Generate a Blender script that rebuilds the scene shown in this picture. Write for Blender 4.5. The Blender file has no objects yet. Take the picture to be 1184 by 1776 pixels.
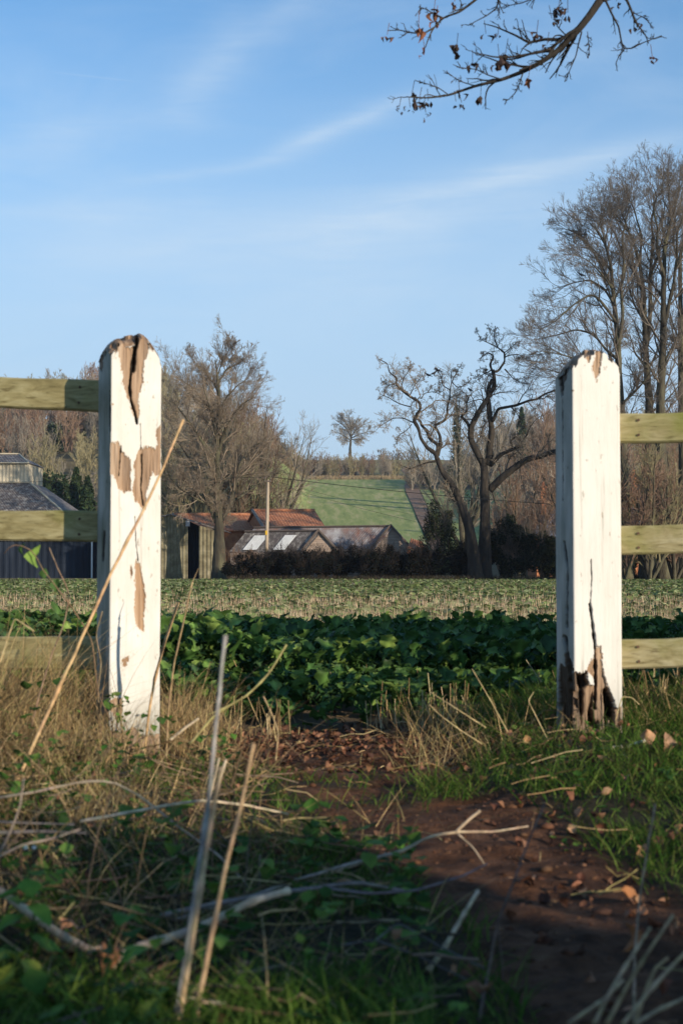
import bpy, math
import numpy as np
from math import radians as R

# ------------------------------------------------------------------ basics
scene = bpy.context.scene
COL = scene.collection
F, CX, CY, HY, CAMZ = 2466.0, 592.0, 888.0, 980.0, 0.60
PITCH = math.atan((HY - CY) / F)
SUN_AZ, SUN_EL = R(43), R(15.5)      # azimuth measured from behind the camera towards +x
rs = np.random.RandomState(11)
SKYS, SUNE, EXPO = .11, 5.0, 0.25
SKYT = (.62, 1.12, 1.46); HORC = (.43, .57, .73); CLDC = (.56, .67, .78)
cp, sp = math.cos(PITCH), math.sin(PITCH)

def P(px, py, Y):
    """a point of the place at depth Y along a sight line"""
    dx, dy, dz = px - CX, F * cp - (CY - py) * sp, F * sp + (CY - py) * cp
    s = Y / dy
    return np.array((dx * s, Y, CAMZ + dz * s))

def smooth(a, b, x):
    t = np.clip((np.asarray(x, float) - a) / (b - a), 0, 1)
    return t * t * (3 - 2 * t)

_perm = np.random.RandomState(5).rand(256, 256)
def vnoise(x, y):
    x = np.asarray(x, float); y = np.asarray(y, float)
    xi = np.floor(x).astype(int); yi = np.floor(y).astype(int)
    fx = x - xi; fy = y - yi
    fx = fx * fx * (3 - 2 * fx); fy = fy * fy * (3 - 2 * fy)
    a = _perm[xi % 256, yi % 256]; b = _perm[(xi + 1) % 256, yi % 256]
    c = _perm[xi % 256, (yi + 1) % 256]; d = _perm[(xi + 1) % 256, (yi + 1) % 256]
    return (a * (1 - fx) + b * fx) * (1 - fy) + (c * (1 - fx) + d * fx) * fy
def fbm(x, y, o=3):
    s = 0; a = 0.5
    for i in range(o):
        s = s + a * (vnoise(x * 2 ** i + 17.3 * i, y * 2 ** i + 9.1 * i) - 0.5); a *= 0.5
    return s

# ------------------------------------------------------------------ terrain
YK = np.array([-60, 0, 10, 55, 100, 135, 165, 200, 250, 300, 350, 400, 450, 500, 600, 700, 900, 1500, 4000.])
ZK = np.array([0, 0, 0, -.12, -.41, -.45, .4, 2.2, 6.0, 10.9, 16.2, 21.7, 27.0, 32.6, 45.0, 48, 46, 30, 0.])
PK = np.array([-900, -200, 60, 150, 300, 430, 530, 560, 815, 860, 960, 1200, 1500, 2300.])
EK = np.array([10, 16, 17, 20, 22, 13, 0, 0, 0, 5, 10, 13, 12, 8.])
def path_mask(x, y):
    yy = np.array([1.0, 1.86, 2.39, 2.74, 3.15, 3.7, 4.15, 4.5])
    l = np.interp(y, yy, [.3, .27, .25, .14, .02, -.05, -.16, -.5])
    r = np.interp(y, yy, [.9, .78, .62, .56, .50, .42, .34, .45])
    w = 0.05 + 0.07 * fbm(x * 6, y * 6)
    m = smooth(-.05, .06, x - l + w) * smooth(-.05, .06, r - x + w)
    gate = smooth(4.1, 4.35, y) * (1 - smooth(5.5, 5.8, y)) * smooth(-.75, -.5, x) * (1 - smooth(.35, .65, x))
    m = m * (1 - .75 * smooth(3.45, 3.7, y) * (1 - smooth(4.0, 4.15, y)) * (fbm(x * 7 + 3, y * 7) > -.03))
    return np.maximum(m * (y < 4.4), gate)
def gz(x, y):
    x = np.asarray(x, float); y = np.asarray(y, float)
    z = np.interp(y, YK, ZK)
    px = CX + F * x / np.maximum(y, 30)
    z = z + np.interp(px, PK, EK) * smooth(170, 340, y) * (1 - .8 * smooth(600, 1000, y))
    z = z + .15 * fbm(x / 35, y / 35) * smooth(150, 220, y)
    near = 1 - smooth(7, 12, y)
    pm = path_mask(x, y)
    bump = .045 * fbm(x * 2.2, y * 2.2) + .03 * fbm(x * 9, y * 9) * (0.35 + pm) + .014 * fbm(x * 24, y * 24) * pm - .05 * pm * np.exp(-((y - 4.63 + .05 * x) / .085) ** 2) * (np.abs(x + .03) < .55)
    tilt = .07 * smooth(.3, .8, x) * smooth(3.0, 4.3, y) * (1 - smooth(5.4, 6.2, y)) + .04 * smooth(-.35, -.8, x)
    gate = smooth(4.2, 4.4, y) * (1 - smooth(5.6, 6, y)) * (1 - smooth(.5, .8, np.abs(x)))
    tilt = tilt - gate * (.012 + .03 * smooth(.4, -.4, x)) - .012 * pm
    z = z + near * (bump + tilt)
    z = z + (1 - near) * .03 * fbm(x * .8, y * .8) * (y < 110)
    return z
def G(x, y, dz=0.0):
    return np.array((x, y, float(gz(x, y)) + dz))
def gpt(px, Y, dz=0.0):
    return G((px - CX) / F * Y, Y, dz)

# ------------------------------------------------------------------ object helpers
def tag(o, label=None, cat=None, group=None, kind=None):
    if label: o['label'] = label
    if cat: o['category'] = cat
    if group: o['group'] = group
    if kind: o['kind'] = kind
    return o
def empty(name, loc, rz=0.0, **k):
    o = bpy.data.objects.new(name, None); COL.objects.link(o)
    o.location = tuple(loc); o.rotation_euler = (0, 0, rz); o.empty_display_size = .1
    return tag(o, **k)
def mesh_obj(name, V, faces, mat, parent=None, smooth_sh=False, cols=None, mats=None, mi=None, attrs=None):
    """V (n,3); faces: list of int arrays (m,k); world coordinates - shifted under the parent"""
    V = np.asarray(V, np.float32).reshape(-1, 3)
    if parent is not None:
        V = V - np.array(parent.location, np.float32)
        if parent.rotation_euler.z:
            a = -parent.rotation_euler.z; c, s = math.cos(a), math.sin(a)
            V = np.stack([V[:, 0] * c - V[:, 1] * s, V[:, 0] * s + V[:, 1] * c, V[:, 2]], 1)
    if not isinstance(faces, (list, tuple)): faces = [faces]
    faces = [np.asarray(f, np.int32) for f in faces if len(f)]
    me = bpy.data.meshes.new(name)
    me.vertices.add(len(V)); me.vertices.foreach_set('co', V.ravel())
    idx = np.concatenate([f.ravel() for f in faces]); tot = np.concatenate([np.full(len(f), f.shape[1], np.int32) for f in faces])
    st = np.concatenate([[0], np.cumsum(tot)[:-1]]).astype(np.int32)
    me.loops.add(len(idx)); me.loops.foreach_set('vertex_index', idx)
    me.polygons.add(len(tot)); me.polygons.foreach_set('loop_start', st); me.polygons.foreach_set('loop_total', tot)
    for m in (mats or [mat]): me.materials.append(m)
    if mi is not None: me.polygons.foreach_set('material_index', np.asarray(mi, np.int32))
    me.polygons.foreach_set('use_smooth', np.full(len(tot), smooth_sh))
    if cols is not None:
        ca = me.color_attributes.new('Col', 'FLOAT_COLOR', 'POINT')
        c4 = np.ones((len(V), 4), np.float32); c4[:, :3] = cols; ca.data.foreach_set('color', c4.ravel())
    for n, a in (attrs or {}).items():
        at = me.attributes.new(n, 'FLOAT', 'POINT'); at.data.foreach_set('value', np.asarray(a, np.float32).ravel())
    me.update(); me.validate()
    o = bpy.data.objects.new(name, me); COL.objects.link(o)
    if parent is not None: o.parent = parent
    return o
def grid_faces(nr, nc, close=False):
    r = np.arange(nr - 1)[:, None]; c = np.arange(nc if close else nc - 1)[None, :]
    c2 = (c + 1) % nc
    return np.stack([r * nc + c, r * nc + c2, (r + 1) * nc + c2, (r + 1) * nc + c], -1).reshape(-1, 4)

class MB:
    """collects boxes, tubes and free quads as one mesh"""
    def __init__(s): s.V = []; s.F = {3: [], 4: []}; s.n = 0; s.C = []
    def add(s, V, *fs, col=None):
        V = np.asarray(V, float).reshape(-1, 3)
        for f in fs:
            f = np.asarray(f, int)
            if len(f): s.F[f.shape[1]].append(f + s.n)
        s.V.append(V); s.n += len(V)
        if col is not None: s.C.append(np.broadcast_to(np.asarray(col, float), (len(V), 3)))
    def box(s, c, d, M=None):
        c = np.array(c, float); h = np.array(d, float) / 2
        q = np.array([(x, y, z) for x in (-1, 1) for y in (-1, 1) for z in (-1, 1)]) * h
        if M is not None: q = q @ np.array(M).T
        s.add(q + c, [(0, 1, 3, 2), (4, 6, 7, 5), (0, 4, 5, 1), (2, 3, 7, 6), (0, 2, 6, 4), (1, 5, 7, 3)])
    def slab(s, a, b, c, d, t):
        """thick quad a b c d, thickness t along -normal"""
        a, b, c, d = map(np.array, (a, b, c, d)); n = np.cross(b - a, d - a); n = n / np.linalg.norm(n) * t
        s.add([a, b, c, d, a - n, b - n, c - n, d - n],
              [(0, 1, 2, 3), (7, 6, 5, 4), (0, 4, 5, 1), (1, 5, 6, 2), (2, 6, 7, 3), (3, 7, 4, 0)])
    def tube(s, pts, r, n=6):
        V, Fq, Ft = tubes([(np.asarray(pts, float), np.asarray(r, float) if np.ndim(r) else np.full(len(pts), float(r)))], n)
        s.add(V, Fq, Ft)
    def build(s, name, mat, parent=None, **k):
        return mesh_obj(name, np.concatenate(s.V), [np.concatenate(f) for f in s.F.values() if f], mat, parent,
                        cols=np.concatenate(s.C) if s.C else None, **k)

def tube_batch(Pm, Rm, n):
    """Pm (m,k,3) Rm (m,k) -> verts, quads"""
    m, k, _ = Pm.shape
    T = np.empty_like(Pm); T[:, 1:-1] = Pm[:, 2:] - Pm[:, :-2]; T[:, 0] = Pm[:, 1] - Pm[:, 0]; T[:, -1] = Pm[:, -1] - Pm[:, -2]
    T /= np.linalg.norm(T, axis=2, keepdims=True) + 1e-9
    ax = Pm[:, -1] - Pm[:, 0]; ref = np.zeros((m, 3)); j = np.argmin(np.abs(ax), 1); ref[np.arange(m), j] = 1
    A = np.cross(T, ref[:, None, :]); A /= np.linalg.norm(A, axis=2, keepdims=True) + 1e-9
    B = np.cross(T, A)
    th = np.arange(n) * 2 * np.pi / n
    ring = A[:, :, None] * np.cos(th)[None, None, :, None] + B[:, :, None] * np.sin(th)[None, None, :, None]
    V = (Pm[:, :, None] + ring * Rm[:, :, None, None]).reshape(-1, 3)
    f = grid_faces(k, n, True)
    Fq = (f[None] + (np.arange(m) * k * n)[:, None, None]).reshape(-1, 4)
    return V, Fq
def tubes(polys, n=6):
    groups = {}
    for p, r in polys: groups.setdefault(len(p), []).append((p, r))
    Vs = []; Fs = []; off = 0; caps = []
    for k, g in groups.items():
        V, Fq = tube_batch(np.array([a for a, _ in g]), np.array([b for _, b in g]), n)
        Vs.append(V); Fs.append(Fq + off)
        for i in range(len(g)):
            b0 = off + i * k * n; b1 = b0 + (k - 1) * n
            for q in range(1, n - 1): caps.append((b0, b0 + q + 1, b0 + q)); caps.append((b1, b1 + q, b1 + q + 1))
        off += len(V)
    return np.concatenate(Vs), np.concatenate(Fs), np.array(caps).reshape(-1, 3)

def resample(p, r, n, wob=0.0, rng=rs):
    p = np.asarray(p, float); r = np.asarray(r, float)
    d = np.concatenate([[0], np.cumsum(np.linalg.norm(np.diff(p, axis=0), axis=1))]); t = np.linspace(0, d[-1], n)
    # smooth (Catmull like) interpolation
    q = np.stack([np.interp(t, d, p[:, i]) for i in range(3)], 1)
    for _ in range(1):
        q[1:-1] = .25 * q[:-2] + .5 * q[1:-1] + .25 * q[2:]
    if wob: q[1:-1] += rng.randn(n - 2, 3) * wob * d[-1]
    return q, np.interp(t, d, r)

def grow(Pm, Rm, k, lr, ang, n=4, noise=.15, trop=.1, tmin=.15, tmax=1.0, rr=.55, rmin=.004, rng=rs, Lmax=None, tip=.35, lens=None, taper=True):
    """children of a batch of branches (m,K,3) -> (m*k,n,3)"""
    m, K, _ = Pm.shape
    L = np.linalg.norm(np.diff(Pm, axis=1), axis=2).sum(1)
    t = rng.uniform(tmin, tmax, (m, k)); x = t * (K - 1); i = np.minimum(x.astype(int), K - 2); f = x - i
    mi = np.arange(m)[:, None]
    a, b = Pm[mi, i], Pm[mi, i + 1]
    base = a + (b - a) * f[..., None]
    T = b - a; T /= np.linalg.norm(T, axis=2, keepdims=True) + 1e-9
    r0 = Rm[mi, i] * (1 - f) + Rm[mi, i + 1] * f
    rnd = rng.randn(m, k, 3); pr = rnd - (rnd * T).sum(2, keepdims=True) * T; pr /= np.linalg.norm(pr, axis=2, keepdims=True) + 1e-9
    an = rng.normal(ang, ang * .22, (m, k, 1))
    D = T * np.cos(an) + pr * np.sin(an); D[..., 2] += trop
    D /= np.linalg.norm(D, axis=2, keepdims=True)
    ln = L[:, None] * lr * rng.uniform(.6, 1.15, (m, k))
    if taper: ln = ln * (1.15 - .65 * t)
    if Lmax: ln = np.minimum(ln, Lmax * rng.uniform(.7, 1.1, (m, k)))
    base = base.reshape(-1, 3); D = D.reshape(-1, 3); ln = ln.reshape(-1); r0 = r0.reshape(-1)
    out = np.empty((m * k, n, 3)); out[:, 0] = base; cur = base.copy()
    for j in range(1, n):
        D = D + rng.randn(*D.shape) * noise; D[:, 2] += trop * .5
        D /= np.linalg.norm(D, axis=1, keepdims=True)
        cur = cur + D * (ln / (n - 1))[:, None]; out[:, j] = cur
    rb = np.maximum(np.minimum(r0 * rr, ln * .02 + .002), rmin); Rr = rb[:, None] * np.linspace(1, tip, n)[None]; Rr = np.maximum(Rr, rmin * .6)
    return out, Rr

def bark_col(n, base, var=.25, rng=rs):
    return np.clip(np.array(base) * (1 + rng.uniform(-var, var, (n, 1))), .005, .9)

def batches_mesh(bs, sides=3):
    Vs = []; Fs = []; off = 0
    for (p, r) in bs:
        V, Fq = tube_batch(p, r, sides); Vs.append(V); Fs.append(Fq + off); off += len(V)
    return np.concatenate(Vs), np.concatenate(Fs)

# ------------------------------------------------------------------ materials
MATS = {}
def nodes_mat(name):
    m = bpy.data.materials.new(name); m.use_nodes = True
    nt = m.node_tree; b = nt.nodes['Principled BSDF']
    return m, nt, b
def N(nt, t, **k):
    n = nt.nodes.new(t)
    for a, v in k.items():
        if a.startswith('i_'): n.inputs[a[2:].replace('_', ' ')].default_value = v
        else: setattr(n, a, v)
    return n
def ramp(nt, src, stops):
    r = nt.nodes.new('ShaderNodeValToRGB'); e = r.color_ramp.elements
    while len(e) < len(stops): e.new(.5)
    for q, (p, c) in zip(e, stops): q.position = p; q.color = (*c, 1) if len(c) == 3 else c
    nt.links.new(src, r.inputs[0]); return r.outputs[0]
def mix(nt, f, a, b, mode='MIX'):
    m = nt.nodes.new('ShaderNodeMix'); m.data_type = 'RGBA'; m.blend_type = mode
    for s, v in ((0, f), (6, a), (7, b)):
        if isinstance(v, (int, float)): m.inputs[s].default_value = v
        elif isinstance(v, tuple): m.inputs[s].default_value = (*v, 1) if len(v) == 3 else v
        else: nt.links.new(v, m.inputs[s])
    return m.outputs[2]
def noise_mat(name, c1, c2, scale=3.0, rough=.85, stretch=(1, 1, 1), bump=0.0, bscale=None, detail=6, c3=None, usecol=False, trans=0, spec=.3, bdist=.02):
    if name in MATS: return MATS[name]
    m, nt, b = nodes_mat(name)
    tc = N(nt, 'ShaderNodeTexCoord'); mp = N(nt, 'ShaderNodeMapping'); mp.inputs['Scale'].default_value = stretch
    nt.links.new(tc.outputs['Object'], mp.inputs[0])
    n = N(nt, 'ShaderNodeTexNoise', i_Scale=scale, i_Detail=detail, i_Roughness=.65); nt.links.new(mp.outputs[0], n.inputs['Vector'])
    st = [(.3, c1), (.7, c2)] if c3 is None else [(.28, c1), (.5, c2), (.72, c3)]
    col = ramp(nt, n.outputs['Fac'], st)
    if usecol:
        a = N(nt, 'ShaderNodeVertexColor', layer_name='Col'); col = mix(nt, 1.0, a.outputs[0], mix(nt, .5, (1, 1, 1), col, 'MIX'), 'MULTIPLY')
    nt.links.new(col, b.inputs['Base Color'])
    b.inputs['Roughness'].default_value = rough; b.inputs['Specular IOR Level'].default_value = spec
    if bump:
        n2 = N(nt, 'ShaderNodeTexNoise', i_Scale=bscale or scale * 3, i_Detail=8); nt.links.new(mp.outputs[0], n2.inputs['Vector'])
        bp = N(nt, 'ShaderNodeBump', i_Strength=bump, i_Distance=bdist); nt.links.new(n2.outputs['Fac'], bp.inputs['Height']); nt.links.new(bp.outputs[0], b.inputs['Normal'])
    if trans:
        out = nt.nodes['Material Output']; tr = N(nt, 'ShaderNodeBsdfTranslucent'); nt.links.new(col, tr.inputs[0])
        ms = N(nt, 'ShaderNodeMixShader'); ms.inputs[0].default_value = trans
        nt.links.new(b.outputs[0], ms.inputs[1]); nt.links.new(tr.outputs[0], ms.inputs[2]); nt.links.new(ms.outputs[0], out.inputs[0])
    MATS[name] = m; return m
def col_mat(name, rough=.8, trans=0.0, spec=.3, var=.35, scale=30):
    """colour comes from the real per-leaf / per-stem colour attribute, broken up by noise"""
    if name in MATS: return MATS[name]
    m, nt, b = nodes_mat(name)
    a = N(nt, 'ShaderNodeVertexColor', layer_name='Col'); tc = N(nt, 'ShaderNodeTexCoord')
    n = N(nt, 'ShaderNodeTexNoise', i_Scale=scale, i_Detail=4); nt.links.new(tc.outputs['Object'], n.inputs['Vector'])
    g = ramp(nt, n.outputs['Fac'], [(.3, (1 - var,) * 3), (.7, (1 + var,) * 3)])
    col = mix(nt, 1.0, a.outputs[0], g, 'MULTIPLY')
    nt.links.new(col, b.inputs['Base Color']); b.inputs['Roughness'].default_value = rough; b.inputs['Specular IOR Level'].default_value = spec
    if trans:
        out = nt.nodes['Material Output']; tr = N(nt, 'ShaderNodeBsdfTranslucent'); nt.links.new(col, tr.inputs[0])
        ms = N(nt, 'ShaderNodeMixShader'); ms.inputs[0].default_value = trans
        nt.links.new(b.outputs[0], ms.inputs[1]); nt.links.new(tr.outputs[0], ms.inputs[2]); nt.links.new(ms.outputs[0], out.inputs[0])
    MATS[name] = m; return m

M_leaf = col_mat('leaf', .75, .25, .12)
M_crop = col_mat('crop_leaf', .55, .22, .22, .3, 14)
M_grass = col_mat('grass_blade', .8, .35, .08)
M_dry = col_mat('dry_stem', .85, .10, .1, .4, 45)
M_bark = noise_mat('bark', (.022, .018, .014), (.06, .052, .034), 1.3, .9, (1, 1, .3), .9, 6, c3=(.13, .125, .07), bdist=.1)
M_barkd = noise_mat('dark_bark', (.012, .010, .008), (.028, .023, .018), 1.8, .9, (1, 1, .3), .9, 7, bdist=.08, c3=(.065, .052, .036))  # albedo lowered to put tree shade on the twisted trunks
M_twig = noise_mat('twig', (.12, .09, .065), (.3, .24, .17), .6, .85)
M_twigd = noise_mat('dark_twig', (.07, .055, .045), (.18, .15, .115), .6, .85)
M_twigr = noise_mat('red_twig', (.14, .085, .06), (.27, .18, .115), .3, .85)
M_twigo = noise_mat('olive_twig', (.16, .135, .065), (.31, .27, .15), .3, .85)
M_twigg = noise_mat('grey_twig', (.15, .125, .095), (.34, .29, .22), .3, .85)

# ------------------------------------------------------------------ ground
def build_ground():
    ys = np.concatenate([np.linspace(-60, -4, 15), np.linspace(-3, 1.2, 20), np.arange(1.25, 6.6, .022), np.arange(6.7, 14, .12), 14 * (100 / 14) ** np.linspace(0.01, 1, 70), np.linspace(103, 240, 46), np.linspace(244, 700, 130), np.linspace(720, 1500, 25), np.linspace(1600, 4000, 12)])
    c = np.linspace(-1, 1, 221); c = c * (.25 + .75 * c * c)
    ys2 = ys[:, None]; hw = np.maximum(9, np.abs(ys2) * .75 + 6)
    X = c[None] * hw; Y = np.broadcast_to(ys2, X.shape)
    Z = gz(X, Y); pm = path_mask(X, Y) * (Y > 0.8) * (Y < 6)
    m, nt, b = nodes_mat('ground_soil')
    tc = N(nt, 'ShaderNodeTexCoord'); sep = N(nt, 'ShaderNodeSeparateXYZ'); nt.links.new(tc.outputs['Object'], sep.inputs[0])
    def noi(s, st=(1, 1, 1), d=8):
        mp = N(nt, 'ShaderNodeMapping'); mp.inputs['Scale'].default_value = st; nt.links.new(tc.outputs['Object'], mp.inputs[0])
        q = N(nt, 'ShaderNodeTexNoise', i_Scale=s, i_Detail=d, i_Roughness=.65); nt.links.new(mp.outputs[0], q.inputs['Vector']); return q.outputs['Fac']
    soil = ramp(nt, noi(11, (1, 1, 1), 10), [(.25, (.026, .010, .004)), (.45, (.070, .029, .013)), (.6, (.135, .060, .029)), (.78, (.23, .13, .075))])
    shade_band = N(nt, 'ShaderNodeAttribute', attribute_name='shade_band'); soil = mix(nt, shade_band.outputs['Fac'], soil, (.012, .007, .005))  # cast-shadow band across the gateway, painted into the soil colour
    turf = ramp(nt, noi(14), [(.3, (.012, .012, .005)), (.55, (.032, .026, .012)), (.75, (.085, .062, .03))])
    at = N(nt, 'ShaderNodeAttribute', attribute_name='path')
    nearc = mix(nt, at.outputs['Fac'], turf, soil)
    field = ramp(nt, noi(1.2, (1, .35, 1)), [(.25, (.17, .115, .07)), (.5, (.27, .195, .125)), (.75, (.36, .27, .18))])
    mr = N(nt, 'ShaderNodeMapRange'); mr.inputs[1].default_value = 5.4; mr.inputs[2].default_value = 6.2; nt.links.new(sep.outputs['Y'], mr.inputs[0])
    c1 = mix(nt, mr.outputs[0], nearc, field)
    far = ramp(nt, noi(.06, (1, 1, 1)), [(.3, (.10, .085, .035)), (.55, (.17, .13, .07)), (.75, (.22, .16, .09))])
    mr2 = N(nt, 'ShaderNodeMapRange'); mr2.inputs[1].default_value = 101; mr2.inputs[2].default_value = 106; nt.links.new(sep.outputs['Y'], mr2.inputs[0])
    c2 = mix(nt, mr2.outputs[0], c1, far)
    nt.links.new(c2, b.inputs['Base Color']); b.inputs['Roughness'].default_value = .95; b.inputs['Specular IOR Level'].default_value = .2
    bp = N(nt, 'ShaderNodeBump', i_Strength=1, i_Distance=.03); nt.links.new(noi(32), bp.inputs['Height']); nt.links.new(bp.outputs[0], b.inputs['Normal'])
    o = mesh_obj('ground', np.stack([X, Y, Z], -1), grid_faces(len(ys), len(c)), m, smooth_sh=True, attrs={'path': pm, 'shade_band': .97 * np.exp(-((Y - 4.63 + .05 * X + .05 * fbm(X * 7, Y * 7)) / .085) ** 4) * (np.abs(X + .03) < .5) * (Y > 4) * (Y < 5.4)})
    tag(o, 'brown earth and field floor from the gateway to the hills', 'ground', kind='structure')
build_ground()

def sheet(name, pxl, pxr, ys, mat, dz, label, nx=40, cat='ground'):
    """a strip of land following the terrain; pxl/pxr functions of depth"""
    ys = np.asarray(ys, float); L = np.array([pxl(y) for y in ys]); Rr = np.array([pxr(y) for y in ys])
    t = np.linspace(0, 1, nx)[None]
    px = L[:, None] * (1 - t) + Rr[:, None] * t; Y = np.broadcast_to(ys[:, None], px.shape); X = (px - CX) / F * Y
    o = mesh_obj(name, np.stack([X, Y, gz(X, Y) + dz], -1), grid_faces(len(ys), nx), mat, smooth_sh=True)
    return tag(o, label, cat, kind='structure')

M_pasture = noise_mat('pasture', (.13, .18, .045), (.25, .29, .085), .42, .9, (1.5, .10, 1), .5, 2.0, c3=(.45, .38, .20), bdist=.15, detail=14)
M_track = noise_mat('track_earth', (.15, .09, .058), (.23, .15, .10), .5, .95, (1, 1, 1), .5, 3, bdist=.1)
M_stub2 = noise_mat('far_stubble', (.15, .13, .045), (.24, .2, .08), .08, .95)
sheet('pasture', lambda y: 380, lambda y: np.interp(y, [205, 290, 400, 470], [748, 722, 709, 700]), np.linspace(175, 462, 90), M_pasture, .12,
      'sunlit green pasture sloping up behind the sheds')
sheet('pasture', lambda y: np.interp(y, [205, 290, 400], [770, 748, 728]), lambda y: 900, np.linspace(175, 400, 60), M_pasture, .12,
      'strip of green pasture right of the dirt track')
sheet('upper_field', lambda y: 640, lambda y: 770, np.linspace(470, 640, 40), M_stub2, .14, 'olive brown upper field below the skyline')
def trk_c(y): return np.interp(y, [205, 290, 380, 420, 470, 520, 545], [761, 736, 716, 712, 722, 706, 712])
sheet('dirt_track', lambda y: trk_c(y) - np.interp(y, [205, 545], [13, 10]), lambda y: trk_c(y) + np.interp(y, [205, 400, 520, 545], [12, 13, 22, 10]), np.linspace(180, 545, 90), M_track, .3,
      'reddish dirt track climbing the far pasture', 9, 'track')

# ------------------------------------------------------------------ gate posts
def inpoly(x, y, poly):
    poly = np.asarray(poly, float); r = np.zeros(x.shape, bool); n = len(poly); j = n - 1
    for i in range(n):
        xi, yi = poly[i]; xj, yj = poly[j]
        c = ((yi > y) != (yj > y)) & (x < (xj - xi) * (y - yi) / (yj - yi + 1e-9) + xi)
        r ^= c; j = i
    return r
def seg_dist(x, y, pl):
    d = np.full(x.shape, 1e9); pl = np.asarray(pl, float)
    for (x0, y0), (x1, y1) in zip(pl[:-1], pl[1:]):
        vx, vy = x1 - x0, y1 - y0; t = np.clip(((x - x0) * vx + (y - y0) * vy) / (vx * vx + vy * vy + 1e-9), 0, 1)
        d = np.minimum(d, np.hypot(x - x0 - t * vx, y - y0 - t * vy))
    return d

def paint_mat(name, dirt, green):
    m, nt, b = nodes_mat(name)
    tc = N(nt, 'ShaderNodeTexCoord')
    def noi(s, st, d=8, r=.65):
        mp = N(nt, 'ShaderNodeMapping'); mp.inputs['Scale'].default_value = st; nt.links.new(tc.outputs['Object'], mp.inputs[0])
        q = N(nt, 'ShaderNodeTexNoise', i_Scale=s, i_Detail=d, i_Roughness=r); nt.links.new(mp.outputs[0], q.inputs['Vector']); return q.outputs['Fac']
    wood = ramp(nt, noi(16, (2.6, 2.6, .10), 9, .72), [(.30, (.07, .038, .02)), (.42, (.20, .12, .065)), (.54, (.33, .205, .115)), (.70, (.44, .32, .215))])
    stain = ramp(nt, noi(7, (1, 1, .5)), [(.35, (1, 1, 1)), (.72, (.66, .63, .56))])
    wood = mix(nt, ramp(nt, noi(5, (1, 1, .4), 5, .6), [(.4, (0,) * 3), (.7, (.75,) * 3)]), wood, mix(nt, .5, wood, (.25, .22, .19)))
    paint = mix(nt, dirt, (.68, .655, .60), stain, 'MULTIPLY')
    speck = ramp(nt, noi(48, (1, 1, .5), 4, .6), [(.30, (.30, .25, .19)), (.36, (1, 1, 1))])
    paint = mix(nt, .6, paint, speck, 'MULTIPLY')
    hair = ramp(nt, noi(34, (1.6, 1.6, .05), 5, .55), [(.31, (.30, .27, .22)), (.37, (.9, .9, .88)), (.5, (1, 1, 1))])
    paint = mix(nt, .6, paint, hair, 'MULTIPLY')
    ga = N(nt, 'ShaderNodeAttribute', attribute_name='grime')  # real grime plus the shade painted on the left face
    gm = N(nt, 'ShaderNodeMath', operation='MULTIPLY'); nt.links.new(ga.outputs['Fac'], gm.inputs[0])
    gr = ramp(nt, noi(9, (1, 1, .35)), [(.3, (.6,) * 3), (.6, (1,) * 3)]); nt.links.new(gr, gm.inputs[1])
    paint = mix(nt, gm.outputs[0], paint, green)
    a = N(nt, 'ShaderNodeAttribute', attribute_name='bare')
    col = mix(nt, a.outputs['Fac'], paint, wood)
    ck = N(nt, 'ShaderNodeAttribute', attribute_name='crack')
    col = mix(nt, ck.outputs['Fac'], col, (.012, .008, .005))
    nt.links.new(col, b.inputs['Base Color'])
    b.inputs['Roughness'].default_value = .62; b.inputs['Specular IOR Level'].default_value = .3
    bp = N(nt, 'ShaderNodeBump', i_Strength=.5, i_Distance=.002); nt.links.new(noi(55, (2, 2, .25)), bp.inputs['Height']); nt.links.new(bp.outputs[0], b.inputs['Normal'])
    return m

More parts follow.
